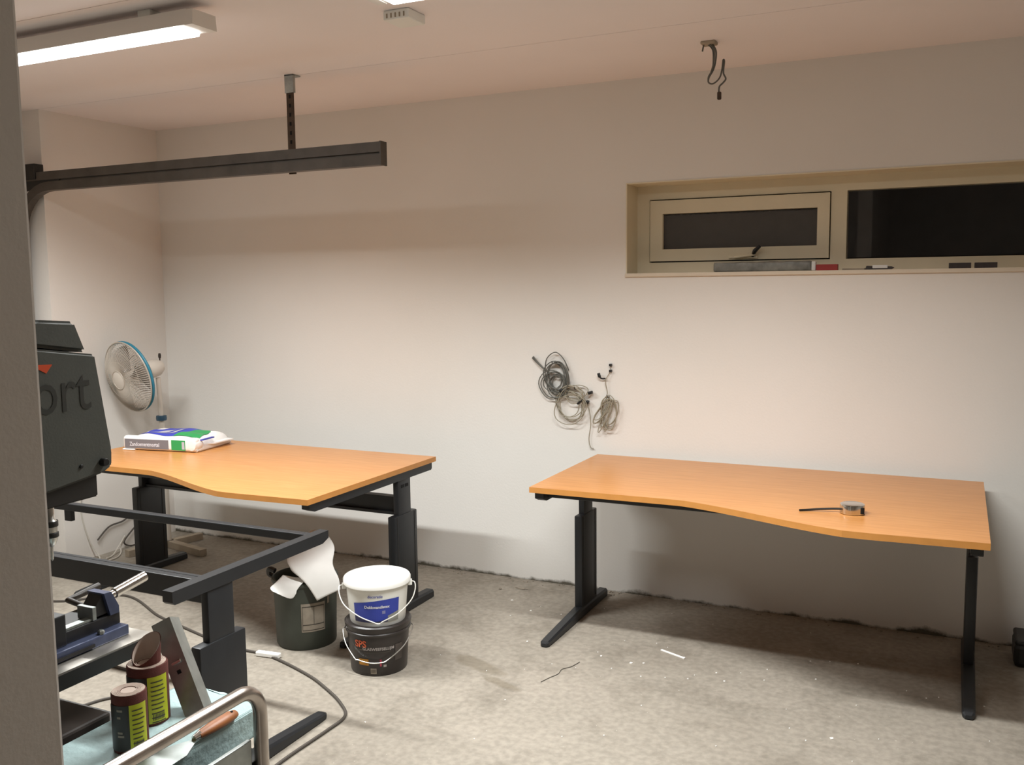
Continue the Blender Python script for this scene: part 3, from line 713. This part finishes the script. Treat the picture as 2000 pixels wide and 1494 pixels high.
# sandpaper rolls
def sand_roll(label, loc, R, Hh, flap):
    t_ = thing('sandpaper_roll', label, 'sandpaper roll', loc); a0 = math.atan2(-loc[1], -loc[0])
    bm = new(); add_lathe(bm, [(R*.45, 0), (R*.97, 0), (R, .002), (R, Hh-.002), (R*.97, Hh), (R*.45, Hh), (R*.45, 0)], 40); obj('roll_body', bm, 'sand', t_, smooth=True)
    bm = new()
    turns = 7; pts = []
    for i in range(turns*20): 
        a = i/20*2*PI; r = R*.46+(R*.50)*i/(turns*20); pts.append((r*math.cos(a), r*math.sin(a)))
    for (x0, y0), (x1, y1) in zip(pts, pts[1:]):
        A = [bm.verts.new((x0, y0, Hh-.003)), bm.verts.new((x1, y1, Hh-.003)), bm.verts.new((x1, y1, Hh+.001)), bm.verts.new((x0, y0, Hh+.001))]; bm.faces.new(A)
    obj('paper_spiral', bm, 'sand_back', t_, solid=.0012)
    bm = new(); add_lathe(bm, [(0, Hh*.985), (R*.90, Hh+.0006), (R*.90, Hh-.004), (0, Hh*.96)], 36); obj('backing_paper', bm, 'sand_back', t_, smooth=True)
    k = lambda z: R
    bm = new(); add_patch(bm, k, a0-1.5, a0-.05, .006, Hh-.018, 16, off=.0008); obj('black_label', bm, 'lbl_blk', t_)
    bm = new(); add_patch(bm, k, a0-.05, a0+1.02, .006, Hh-.018, 16, off=.0008); yl = obj('yellow_label', bm, 'yellow', t_)
    bm = new(); rq = random.Random(11)
    for i in range(11):
        z = Hh-.03-i*.009; e = a0+.12+rq.uniform(.5, .75); add_patch(bm, k, a0+.10, e, z, z+.0022, 6, off=.0014)
    for i in range(9): add_patch(bm, k, a0+.15+i*.07, a0+.15+i*.07+.035, .012, .024, 1, off=.0014)
    obj('label_print', bm, 'drum_ln', yl)
    for z, w_ in ((Hh*.74, .34), (Hh*.62, .22), (Hh*.36, .30), (Hh*.30, .38)):
        bm = new(); add_patch(bm, k, a0-.75, a0-.75+w_, z, z+.004, 5, off=.0014); obj('pale_print', bm, 'drum_lbl', yl)
    if flap:
        ah = a0+2.35
        for nm, rr_, mt in (('loose_end', R*.66, 'sand'), ('loose_end_backing', R*.66-.0014, 'sand_back')):
            bm = new(); ring = []
            for i in range(33):
                a = 2*PI*i/32; zt = Hh+.003+.050*(.5+.5*math.cos(a-ah))**.9
                ring.append([bm.verts.new((rr_*(1+.10*k/4)*math.cos(a), rr_*(1+.10*k/4)*math.sin(a), Hh-.006+(zt-Hh+.006)*k/4)) for k in range(5)])
            for A, B in zip(ring, ring[1:]):
                for k in range(4): bm.faces.new((A[k], B[k], B[k+1], A[k+1]))
            obj(nm, bm, mt, t_, smooth=True)
    return t_
sand_roll('neatly wound sandpaper roll with yellow label on pale foam', (-1.376, 1.200, FZ), .0315, .112, False)
sand_roll('loose ended wide sandpaper roll with yellow label on pale foam', (-1.434, 1.299, FZ), .0390, .118, True)
# square steel profile leaning on the press table
t_ = thing('steel_profile', 'galvanised square steel profile leaning upright on the pale foam', 'metal profile', (-1.366, 1.363, FZ))
ax = (Vector((-1.478, 1.392, .905))-Vector((-1.366, 1.363, FZ))); L = ax.length; ax.normalize()
q = Vector((0, 0, 1)).rotation_difference(ax).to_matrix() @ Matrix.Rotation(math.radians(24), 3, 'Z')
def PB(lo, hi, name, mt, bev=0, par=t_):
    bm = new(); add_box(bm, lo, hi, bev)
    for v in bm.verts: v.co = q @ v.co
    return obj(name, bm, mt, par)
bm = new(); a_, b_ = .021, .0185
for lo, hi in (((-a_, -a_, 0), (a_, -b_, L)), ((-a_, b_, 0), (a_, a_, L)), ((-a_, -b_, 0), (-b_, b_, L)), ((b_, -b_, 0), (a_, b_, L))): add_box(bm, lo, hi)
for v in bm.verts: v.co = q @ v.co
obj('profile_tube', bm, 'alu', t_)
PB((-.009, -a_-.004, L*.52), (.013, -a_+.0005, L*.56), 'bolt_head', 'chrome', .002)
PB((-.004, -a_-.0012, L*.42), (.004, -a_+.0005, L*.46), 'drill_hole_shade', 'shade_rubber')  # dark patch drawn as the shade of a bored hole
# putty knife
t_ = thing('putty_knife', 'putty knife with brown wooden handle on the foam edge', 'putty knife', (-1.276, 1.268, FZ))
bm = new(); prof = [(0, .0075), (.012, .0095), (.035, .0115), (.065, .0125), (.088, .0115), (.10, .0085), (.106, .002)]
add_tube(bm, [(0, y, .012) for y, r in prof], [r for y, r in prof], 14)
for v in bm.verts: v.co.x *= 1.15; v.co.z = .012+(v.co.z-.012)*.85
hd = obj('handle', bm, 'wood', t_, smooth=True)
bm = new(); add_lathe(bm, [(0, .0), (.0028, 0), (.0028, .0012), (0, .0012)], 12)
for v in bm.verts: v.co += Vector((.003, .088, .0212))
obj('hanging_hole_shade', bm, 'shade_rubber', hd)  # dark disc on the handle, painted shade of its hanging hole
bm = new(); add_tube(bm, [(0, -.012, .011), (0, .004, .012)], [.006, .0082], 12); obj('ferrule', bm, 'chrome', t_, smooth=True)
bm = new(); add_poly(bm, [(-.005, -.01), (.005, -.01), (.03, -.06), (.032, -.13), (-.032, -.13), (-.03, -.06)], 'z', .006, .0075); obj('blade', bm, 'alu', t_)
# a short brown off-cut strip on the foam
o = box_obj('wood_sliver', (-.05, -.006, 0), (.05, .006, .004), 'wood', None, .001); o.location = (-1.335, 1.27, FZ); o.rotation_euler = (0, 0, math.radians(70))
tag(o, 'thin brown wood sliver between rolls and putty knife on foam', 'wood strip')

# ---- drill press
t_ = thing('drill_press', 'dark grey bench drill press with orange emblem on the trolley', 'drill press', (-1.66, 1.10, SH))
def D(p): return Vector(p)-Vector((-1.66, 1.10, SH))
def dpoly(name, pts, x0, x1, mt, bev=.006, par=t_, seg=3):
    bm = new(); vs = add_poly(bm, [(y-1.10, z-SH) for y, z in pts], 'x', x0+1.66, x1+1.66)
    bmesh.ops.recalc_face_normals(bm, faces=bm.faces[:])
    if bev: bmesh.ops.bevel(bm, geom=bm.verts[:]+bm.edges[:], offset=bev, segments=seg, affect='EDGES')
    return obj(name, bm, mt, par, smooth=True, ang=35)
def dbox(name, lo, hi, mt, bev=.003, par=t_):
    bm = new(); add_box(bm, D(lo), D(hi), bev); return obj(name, bm, mt, par)
dbox('base', (-1.80, .85, SH), (-1.55, 1.305, SH+.052), 'press_base', .006)
bm = new(); add_lathe(bm, [(0, .05), (.06, .05), (.06, .07), (.038, .09), (.035, .10), (.035, .80), (0, .80)], 28)
for v in bm.verts: v.co += Vector((0, -.10, 0))
obj('column', bm, 'steel', t_, smooth=True)
cov = dpoly('head_cover', [(1.322, 1.229), (1.345, 1.240), (1.347, 1.272), (1.318, 1.470), (1.19, 1.489), (.80, 1.498), (.80, 1.21), (1.19, 1.213)], -1.79, -1.55, 'press', .005)
dpoly('belt_lid', [(1.305, 1.474), (1.280, 1.537), (1.20, 1.543), (.74, 1.545), (.74, 1.498), (1.19, 1.492)], -1.785, -1.556, 'press', .007)
dpoly('spindle_housing', [(1.318, 1.234), (1.318, 1.181), (1.10, 1.178), (.92, 1.178), (.92, 1.22)], -1.75, -1.565, 'press_d', .003)
text_on('lettering', 'ort', .125, lambda x, y: D((-1.5488, 1.236+x*.80, 1.402+y)), 'press_txt', cov, bold=0)
bm = new(); add_poly(bm, [(1.170-1.10, 1.460-SH), (1.217-1.10, 1.458-SH), (1.203-1.10, 1.442-SH)], 'x', .1095, .1112); obj('emblem', bm, 'orange', cov)
for (y, z, r, d) in ((1.319, 1.252, .0085, .012), (1.268, 1.252, .004, .003)):
    bm = new(); add_lathe(bm, [(0, -.002), (r, -.002), (r, d*.8), (r*.8, d), (0, d)], 18)
    for v in bm.verts: v.co = D((-1.55+v.co.z, y+v.co.x, z+v.co.y))
    obj('cover_knob' if r > .005 else 'cover_screw', bm, 'txt_dk', cov, smooth=True)
bm = new(); add_lathe(bm, [(0, 1.045-SH), (.003, 1.05-SH), (.003, 1.075-SH), (.008, 1.08-SH), (.013, 1.092-SH), (.014, 1.128-SH), (.009, 1.134-SH), (.009, 1.19-SH), (0, 1.19-SH)], 20)
for v in bm.verts: v.co += Vector((0, .176, 0))
ck = obj('chuck', bm, 'steel', t_, smooth=True)
for z0, z1 in ((1.118, 1.130), (1.096, 1.106)):
    bm = new(); add_lathe(bm, [(.0145, z0-SH), (.0152, z0+.001-SH), (.0152, z1-.001-SH), (.0145, z1-SH)], 20)
    for v in bm.verts: v.co += Vector((0, .176, 0))
    obj('chuck_band', bm, 'press_d', ck, smooth=True)
dbox('motor', (-1.78, .52, 1.22), (-1.56, .78, 1.46), 'press_d', .03)
for k in range(3):
    a = k*2*PI/3+.4; bm = new(); p0 = Vector((-1.81, 1.12, 1.26)); d = Vector((-.15, math.cos(a), math.sin(a))).normalized()
    add_tube(bm, [D(p0), D(p0+d*.15)], .006); sk = obj('feed_spoke', bm, 'steel', t_, smooth=True)
    bm = new(); add_tube(bm, [D(p0+d*.145), D(p0+d*.15), D(p0+d*.17), D(p0+d*.185)], [.008, .014, .015, .008], 12); obj('feed_grip', bm, 'shade_rubber', sk, smooth=True)
tb = [(1.06, -1.80), (1.395, -1.80), (1.432, -1.765), (1.432, -1.55), (1.06, -1.55)]
bm = new(); add_poly(bm, [(x+1.66, y-1.10) for y, x in tb], 'z', .822-SH, .853-SH); wt = obj('work_table', bm, 'press_d', t_)
bm = new(); add_poly(bm, [(x+1.66+(.002 if x < -1.6 else -.002), y-1.10+(-.002 if y > 1.2 else .002)) for y, x in tb], 'z', .853-SH, .8565-SH); obj('table_face', bm, 'press_tbl', wt)
dbox('table_bracket', (-1.71, .94, .80), (-1.61, 1.10, .85), 'press_d', .01)
# ---- machine vise on the press table
t_ = thing('machine_vise', 'blue-grey machine vise with steel handle on drill press table', 'vise', (-1.66, 1.33, .8565))
def V(p): return Vector(p)-Vector((-1.66, 1.33, .8565))
def vbox(name, lo, hi, mt, bev=.002, par=t_):
    bm = new(); add_box(bm, V(lo), V(hi), bev); return obj(name, bm, mt, par)
vbox('vise_base', (-1.74, 1.14, .8565), (-1.595, 1.402, .879), 'vise', .003)
bm = new(); add_box(bm, V((-1.596, 1.18, .861)), V((-1.591, 1.31, .868))); obj('base_slot_shade', bm, 'vise_d', t_)  # black bar on the base, painted as the shade of a slot
vbox('slide_bed', (-1.715, 1.15, .879), (-1.618, 1.40, .905), 'vise_d', .002)
vbox('bed_rail', (-1.640, 1.20, .905), (-1.622, 1.385, .911), 'alu', .001)
vbox('fixed_jaw', (-1.72, 1.225, .879), (-1.613, 1.262, .945), 'vise_d', .003)
bm = new(); add_poly(bm, [(1.340-1.33, .905-.8565), (1.385-1.33, .905-.8565), (1.385-1.33, .93-.8565), (1.372-1.33, .954-.8565), (1.360-1.33, .954-.8565), (1.340-1.33, .930-.8565)], 'x', V((-1.660, 0, 0)).x, V((-1.622, 0, 0)).x); mj = obj('moving_jaw', bm, 'vise_d', t_)
bm = new(); add_poly(bm, [(1.372-1.33, .905-.8565), (1.395-1.33, .905-.8565), (1.395-1.33, .920-.8565), (1.377-1.33, .956-.8565), (1.358-1.33, .957-.8565)], 'x', V((-1.665, 0, 0)).x, V((-1.614, 0, 0)).x); obj('jaw_cap', bm, 'vise', mj)
vbox('jaw_plate', (-1.664, 1.330, .906), (-1.618, 1.340, .934), 'alu', .001)
bm = new(); add_tube(bm, [V((-1.655, 1.36, .925)), V((-1.655, 1.44, .937))], .0085, 14); add_tube(bm, [V((-1.655, 1.42, .934)), V((-1.655, 1.505, .947))], .0115, 18); sc = obj('screw_spindle', bm, 'chrome', t_, smooth=True)
bm = new(); add_tube(bm, [V((-1.675, 1.37, .912)), V((-1.742, 1.372, .921)), V((-1.741, 1.41, .925)), V((-1.74, 1.452, .930))], [.006, .007, .0075, .0075], 12); obj('clamp_lever', bm, 'handle_d', sc, smooth=True)
bm = new(); add_lathe(bm, [(0, 0), (.007, 0), (.0078, .004), (.0065, .007), (.004, .009), (0, .009)], 6)
for v in bm.verts: v.co += V((-1.602, 1.335, .879))
obj('clamp_nut', bm, 'alu', t_)

# ================================================================== CHROME PUCK ON THE RIGHT DESK
t_ = thing('chrome_puck', 'polished round metal fitting with short black cable on the desk', 'metal fitting', (-.335, 3.645, .730))
bm = new(); add_lathe(bm, [(0, .001), (.043, .001), (.045, .003), (.045, .030), (.0435, .036), (.039, .038), (.012, .0385), (0, .0385)], 48); obj('puck_body', bm, 'chrome', t_, smooth=True)
bm = new(); add_box(bm, (.010, -.0475, .006), (.022, -.038, .030), .001, rot=Matrix.Rotation(.62, 3, 'Z'), about=Vector((0, 0, 0))); obj('puck_slot_shade', bm, 'shade_rubber', t_)  # dark block put in as the shade of a slot in the puck
bm = new(); add_tube(bm, smooth_path([(-.042, -.004, .014), (-.075, -.008, .012), (-.12, -.016, .008), (-.155, -.028, .005), (-.185, -.045, .0045)], 5), .0042, 8); obj('cable', bm, 'txt_dk', t_, smooth=True)

# ================================================================== THINGS ON THE WINDOW SILL
sz = WZ0+.006
bm = new(); add_box(bm, (-.24, -.022, 0), (.22, .022, .047), .010, 3); o = thing('wrapped_strip', 'long grey plastic wrapped strip on the window sill', 'packet', (-.845, 4.565, sz))
rr = random.Random(9); bmesh.ops.subdivide_edges(bm, edges=[e for e in bm.edges if e.calc_length() > .2], cuts=9)
for v in bm.verts: v.co.z = max(0, v.co.z+(rr.uniform(-.004, .002) if v.co.z > .02 else 0))
obj('packet', bm, 'sill_grey', o, smooth=True)
bm = new(); add_box(bm, (.218, -.019, .001), (.238, .019, .043), .005); obj('white_end', bm, 'paper', o)
o = thing('red_box', 'small red cardboard box on the window sill', 'box', (-.556, 4.55, sz))
box_obj('carton', (-.047, -.02, 0), (.047, .02, .028), 'red', o, .0015); box_obj('carton_flap', (-.046, -.0205, .018), (.046, -.0195, .0275), 'red', o)
o = thing('box_cutter', 'dark and white utility knife lying on the window sill', 'knife', (-.33, 4.545, sz))
bm = new(); add_poly(bm, [(-.06, 0), (.05, 0), (.062, .008), (.05, .014), (-.055, .018)], 'y', -.012, .012); obj('knife_body', bm, 'dkbox', o)
box_obj('knife_grip', (-.03, -.0135, .006), (.035, .0135, .020), 'paper', o, .003)
o = thing('wood_chip', 'pale wood chip lying on the sill beside the utility knife', 'wood chip', (-.44, 4.555, sz))
bm = new(); add_poly(bm, [(-.05, -.008), (.045, -.011), (.055, .004), (-.02, .010)], 'z', 0, .008); obj('chip', bm, 'plank', o)
for k, x in enumerate((-.003, .098)):
    o = thing('dark_carton', ('small dark carton on the sill, next to the utility knife', 'small dark carton on the sill, farther from the utility knife')[k], 'box', (x, 4.55, sz), group='pair of dark cartons on the sill')
    box_obj('carton', (-.044, -.02, 0), (.044, .02, .024), 'dkbox', o, .0015); box_obj('carton_flap', (-.043, -.0206, .014), (.043, -.0195, .0235), 'dkbox', o)

# ================================================================== CABLES ON THE WALL
WY = YB-.012
def loops(bm, cx, cz, rx, rz_, n, jit, r, seed, a0=0, y=WY, tilt=0):
    q = random.Random(seed)
    for k in range(n):
        dx, dz = q.uniform(-jit, jit), q.uniform(-jit, jit); sx, sz2 = rx*q.uniform(.72, 1.08), rz_*q.uniform(.72, 1.08); tl = tilt+q.uniform(-.35, .35); yy = y-q.uniform(0, .022)
        pts = []
        for i in range(26):
            a = 2*PI*i/26; ex = sx*math.cos(a)*(1+.06*math.sin(3*a+k)); ez = sz2*math.sin(a)
            pts.append((cx+dx+ex*math.cos(tl)-ez*math.sin(tl), yy-.004*math.sin(a+k), cz+dz+ex*math.sin(tl)+ez*math.cos(tl)))
        add_tube(bm, pts, r, 6, closed=True)
def coil(label, hook, build, mt, plugs=()):
    t_ = thing('cable_coil', label, 'cable', hook)
    o0 = Vector(hook)
    bm = new(); build(bm)
    for v in bm.verts: v.co -= o0
    obj('cable_loops', bm, mt, t_, smooth=True)
    bm = new(); add_tube(bm, [(0, .02, 0), (0, -.03, .001), (0, -.038, .012)], .0028, 8); obj('wall_hook', bm, 'press_d', t_, smooth=True)
    for (x, z, w_, h_, a) in plugs:
        bm = new(); add_box(bm, (-w_/2, -.011, -h_/2), (w_/2, .011, h_/2), .004, rot=Matrix.Rotation(a, 3, 'Y'), about=Vector((0, 0, 0)))
        for v in bm.verts: v.co += Vector((x, WY-.012, z))-o0
        obj('plug', bm, 'txt_dk', t_)
    return t_
def b1(bm):
    loops(bm, -1.878, 1.112, .068, .098, 7, .010, .0028, 1, tilt=.1)
    loops(bm, -1.905, 1.078, .078, .070, 3, .012, .0026, 2, tilt=.4)
    loops(bm, -1.880, 1.082, .040, .045, 4, .010, .0028, 8, tilt=-.3)
    add_tube(bm, smooth_path([(-1.95, WY, 1.14), (-1.935, WY-.01, 1.21), (-1.885, WY-.012, 1.245), (-1.84, WY-.01, 1.21), (-1.815, WY, 1.15)], 6), .0028, 6)
    for k in range(3): add_tube(bm, smooth_path([(-2.022+.004*k, WY-.004*k, 1.212+.004*k), (-1.99, WY-.006, 1.185+.003*k), (-1.945, WY-.01, 1.15)], 5), .004, 6)
coil('dark grey tangled cable coil hanging on the wall above the gap between desks', (-1.90, YB, 1.185), b1, 'cable_g', [(-1.851, 1.045, .022, .018, .4)])
def b2(bm):
    loops(bm, -1.800, .965, .080, .086, 6, .019, .0024, 3, tilt=.2)
    loops(bm, -1.775, 1.035, .062, .045, 3, .008, .0024, 4, tilt=.2)
    add_tube(bm, smooth_path([(-1.855, WY-.01, 1.055), (-1.80, WY-.02, 1.075), (-1.745, WY-.02, 1.045), (-1.728, WY-.015, 1.005), (-1.752, WY-.012, .985)], 6), .0042, 6)
    add_tube(bm, smooth_path([(-1.725, WY-.008, 1.005), (-1.705, WY, .96), (-1.695, WY, .88), (-1.705, WY, .80), (-1.695, WY, .755), (-1.68, WY+.004, .748)], 7), .0024, 6)
    add_tube(bm, smooth_path([(-1.735, WY-.012, 1.01), (-1.71, WY-.02, 1.032), (-1.695, WY-.02, 1.038)], 4), .0024, 6)
coil('loose beige cable coil with two black plugs and a dangling end', (-1.775, YB, 1.055), b2, 'cable_b', [(-1.692, 1.041, .024, .016, -.3), (-1.708, .992, .017, .017, .2), (-1.750, .99, .034, .012, -.7)])
def b3(bm):
    loops(bm, -1.590, .94, .040, .085, 4, .008, .0024, 5, tilt=-.18)
    loops(bm, -1.628, .945, .024, .080, 3, .006, .0024, 6, tilt=-.45)
    loops(bm, -1.605, .925, .016, .090, 3, .006, .0024, 12, tilt=-.1)
    loops(bm, -1.598, 1.015, .010, .010, 1, 0, .0026, 7)
coil('narrow beige cable coil bunched at the top beside the window desk', (-1.598, YB, 1.022), b3, 'cable_b')
t_ = thing('wall_cable', 'short thin cable with a black plug clipped to the wall', 'cable', (-1.592, YB, 1.165))
o0 = Vector((-1.592, YB, 1.165))
bm = new(); add_tube(bm, [Vector(p)-o0 for p in smooth_path([(-1.588, WY+.004, 1.185), (-1.590, WY, 1.150), (-1.606, WY-.006, 1.120), (-1.612, WY-.006, 1.095), (-1.606, WY, 1.055), (-1.605, WY, 1.035)], 6)], .0022, 6); obj('cord', bm, 'cable_b', t_, smooth=True)
for z in (1.185, 1.155): box_obj('cable_clip', Vector((-1.594, WY-.006, z-.006))-o0, Vector((-1.582, YB+.001, z+.006))-o0, 'press_d', t_)
bm = new(); add_tube(bm, [Vector(p)-o0 for p in smooth_path([(-1.648, WY-.01, 1.142), (-1.643, WY-.012, 1.128), (-1.632, WY-.01, 1.116), (-1.612, WY-.006, 1.116)], 4)], [.008]*6+[.004]*7, 8); obj('plug', bm, 'txt_dk', t_, smooth=True)

# ceiling wires
t_ = thing('ceiling_wires', 'bundle of loose wires dangling from the ceiling above the window', 'wires', (-.975, 3.97, ZC))
def cw(pts, r, mt='cable_g', nm='wire'):
    bm = new(); add_tube(bm, [Vector(p)-Vector((-.975, 3.97, ZC)) for p in smooth_path(pts, 6)], r, 6); return obj(nm, bm, mt, t_, smooth=True)
box_obj('ceiling_outlet', (-.03, -.03, -.012), (.03, .03, .0005), 'plank', t_, .004)
cw([(-.985, 3.97, 2.585), (-.962, 3.97, 2.56), (-.957, 3.97, 2.53), (-.960, 3.97, 2.48), (-.976, 3.97, 2.45), (-.978, 3.97, 2.43)], .0028)
cw([(-.965, 3.97, 2.585), (-.945, 3.965, 2.55), (-.946, 3.965, 2.51), (-.955, 3.965, 2.475), (-.974, 3.968, 2.445), (-.974, 3.968, 2.425), (-.955, 3.97, 2.420), (-.930, 3.97, 2.44), (-.920, 3.97, 2.475), (-.916, 3.97, 2.51), (-.911, 3.97, 2.505), (-.914, 3.97, 2.46), (-.904, 3.97, 2.435), (-.914, 3.97, 2.42), (-.930, 3.97, 2.405), (-.932, 3.97, 2.38)], .0036)
cw([(-.975, 3.96, 2.585), (-.95, 3.955, 2.55), (-.952, 3.955, 2.50), (-.965, 3.96, 2.46)], .0030)
cw([(-.993, 3.96, 2.585), (-.998, 3.96, 2.565), (-1.0, 3.96, 2.552)], .0034)
bm = new(); add_box(bm, Vector((-.938, 3.962, 2.352))-Vector((-.975, 3.97, ZC)), Vector((-.922, 3.978, 2.384))-Vector((-.975, 3.97, ZC)), .004); obj('connector', bm, 'strap', t_)

# ================================================================== FLOOR CABLE, DEBRIS
pts = [(-4.35, 3.12, .006), (-4.1, 3.20, .006), (-3.875, 3.393, .006), (-3.479, 3.238, .006), (-3.224, 3.165, .006), (-2.98, 3.10, .006), (-2.819, 3.075, .006), (-2.648, 3.066, .006), (-2.376, 2.975, .006), (-2.209, 2.889, .006), (-2.095, 2.815, .006), (-2.012, 2.73, .006), (-2.005, 2.60, .006), (-2.01, 2.349, .006), (-1.98, 2.05, .006), (-1.93, 1.80, .006)]
o = bpy.data.objects; t_ = thing('power_cable', 'dark cable snaking across the floor around the desk frame foot', 'cable', (-2.648, 3.066, 0))
o0 = Vector((-2.648, 3.066, 0))
bm = new(); add_tube(bm, [Vector(p)-o0 for p in smooth_path(pts, 8)], .0058, 8); obj('cable_cord', bm, 'cable', t_, smooth=True)
bm = new(); add_box(bm, (-.065, -.012, .002), (.05, .014, .022), .004, rot=Matrix.Rotation(.12, 3, 'Z'), about=Vector((0, 0, 0))); obj('white_tag', bm, 'paper', t_)
t_ = thing('power_cable', 'dark cable lying on the floor behind the drill press table', 'cable', (-3.1, 2.55, 0))
bm = new(); add_tube(bm, [Vector(p)-Vector((-3.1, 2.55, 0)) for p in smooth_path([(-3.9, 2.9, .006), (-3.55, 2.78, .006), (-3.236, 2.716, .006), (-3.05, 2.70, .006), (-2.85, 2.66, .006), (-2.80, 2.56, .006), (-2.947, 2.479, .006), (-3.016, 2.34, .006), (-3.2, 2.2, .006)], 8)], .0055, 8); obj('cable_cord', bm, 'cable', t_, smooth=True)
t_ = thing('pale_cable', 'thin pale cord hanging down the side wall and coiled on floor', 'cable', (-4.6, 3.85, 0))
bm = new(); add_tube(bm, [Vector(p)-Vector((-4.6, 3.85, 0)) for p in smooth_path([(-4.622, 3.78, .75), (-4.618, 3.79, .5), (-4.622, 3.76, .32), (-4.615, 3.80, .12), (-4.57, 3.83, .008), (-4.50, 3.76, .006), (-4.475, 3.86, .006), (-4.53, 3.95, .006), (-4.57, 3.99, .03), (-4.575, 4.03, .09), (-4.565, 3.98, .05), (-4.54, 3.90, .006), (-4.50, 3.82, .014)], 8)], .004, 6); obj('cord', bm, 'cable_w', t_, smooth=True)
t_ = thing('tangled_cable', 'tangled dark cord lying against the side wall in the corner', 'cable', (-4.58, 4.1, 0))
bm = new(); add_tube(bm, [Vector(p)-Vector((-4.58, 4.1, 0)) for p in smooth_path([(-4.615, 3.86, .10), (-4.617, 3.95, .16), (-4.617, 4.05, .17), (-4.615, 4.12, .19), (-4.612, 4.2, .15), (-4.612, 4.12, .10), (-4.610, 4.05, .04), (-4.605, 4.10, .006), (-4.60, 4.22, .006)], 8)], .005, 6); obj('cord', bm, 'cable', t_, smooth=True)
o = thing('white_stick', 'thin white plastic stick lying on the floor before the window desk', 'stick', (-1.065, 3.80, 0), math.radians(-23))
box_obj('stick', (-.062, -.005, 0), (.062, .005, .006), 'paper', o, .0015); box_obj('stick_end', (.058, -.0055, 0), (.066, .0055, .007), 'paper', o, .001)
o = thing('black_case', 'black case standing on the floor beyond the window desk', 'case', (.40, 4.33, 0))
box_obj('case_body', (-.145, -.09, .0), (.20, .09, .10), 'press_d', o, .02); box_obj('case_lid', (-.143, -.088, .09), (.198, .088, .115), 'press_d', o, .01)
bm = new(); add_tube(bm, smooth_path([(-.02, -.09, .06), (-.02, -.115, .06), (.08, -.115, .06), (.08, -.09, .06)], 4), .006); obj('case_handle', bm, 'shade_rubber', o, smooth=True)
# paint flakes: far too small to tell apart
bm = new(); rr = random.Random(21)
spots = [(-1.34, 3.66), (-1.15, 3.66), (-1.20, 3.64), (-.80, 3.62), (-.35, 3.3), (-.62, 2.95), (-.30, 2.95), (-1.60, 3.72), (-1.7, 3.68), (-.72, 2.86), (-.80, 2.74), (-.28, 3.0), (-1.0, 2.72), (-2.0, 4.15), (-1.85, 4.05), (.2, 3.15)]
for i in range(75):
    x, y = spots[i] if i < len(spots) else (rr.uniform(-2.0, .5), rr.uniform(2.3, 4.3))
    s = rr.uniform(.0025, .005) if i >= len(spots) else rr.uniform(.006, .010); a = rr.uniform(0, 6)
    A = [bm.verts.new((x+s*math.cos(a+k*PI/2)*rr.uniform(.6, 1), y+s*math.sin(a+k*PI/2)*rr.uniform(.6, 1), 0)) for k in range(4)]
    B = [bm.verts.new((v.co.x, v.co.y, .0025)) for v in A]
    bm.faces.new(B); bm.faces.new(A[::-1])
    for k in range(4): bm.faces.new((A[k], A[(k+1) % 4], B[(k+1) % 4], B[k]))
o = obj('paint_flakes', bm, 'paper'); o['kind'] = 'stuff'; tag(o, 'scattered white paint flakes on the concrete floor', 'paint flakes')
# mortar crumbs by the wall foot
bm = new(); rr = random.Random(31)
for i in range(150):
    x = rr.uniform(-3.2, .6); d = rr.random()**3*.06; s = rr.uniform(.002, .0055)
    r_ = bmesh.ops.create_icosphere(bm, subdivisions=1, radius=s)
    for v in r_['verts']: v.co = Vector((v.co.x*rr.uniform(.7, 1.4)+x, v.co.y+YB-.012-d, max(0, v.co.z*.7+s*.5)))
o = obj('mortar_crumbs', bm, 'drum_lbl'); o['kind'] = 'stuff'; tag(o, 'dark mortar crumbs along the foot of the back wall', 'rubble')
t_ = thing('mortar_lump', 'small brown mortar smear and lump on floor between the desks', 'mortar', (-2.03, 4.33, 0))
bm = new(); bmesh.ops.create_icosphere(bm, subdivisions=2, radius=.012)
for v in bm.verts: v.co = Vector((v.co.x*(2.6+math.sin(v.co.y*400)), v.co.y*.7, max(0, v.co.z*.5+.003)))
obj('lump', bm, 'drum_lbl', t_)
bm = new(); bmesh.ops.create_icosphere(bm, subdivisions=1, radius=.009)
for v in bm.verts: v.co = Vector((v.co.x-.10, v.co.y-.05, max(0, v.co.z*.8+.004)))
obj('crumb', bm, 'drum_lbl', t_)
# a thin thread on the floor
t_ = thing('floor_thread', 'thin dark thread lying on the floor between bucket and window desk', 'thread', (-1.45, 3.45, 0))
bm = new(); add_tube(bm, [Vector(p)-Vector((-1.45, 3.45, 0)) for p in smooth_path([(-1.40, 3.56, .002), (-1.415, 3.50, .002), (-1.44, 3.46, .002), (-1.437, 3.41, .002), (-1.455, 3.36, .002), (-1.47, 3.31, .002)], 6)], .0014, 5); obj('thread', bm, 'cable', t_)
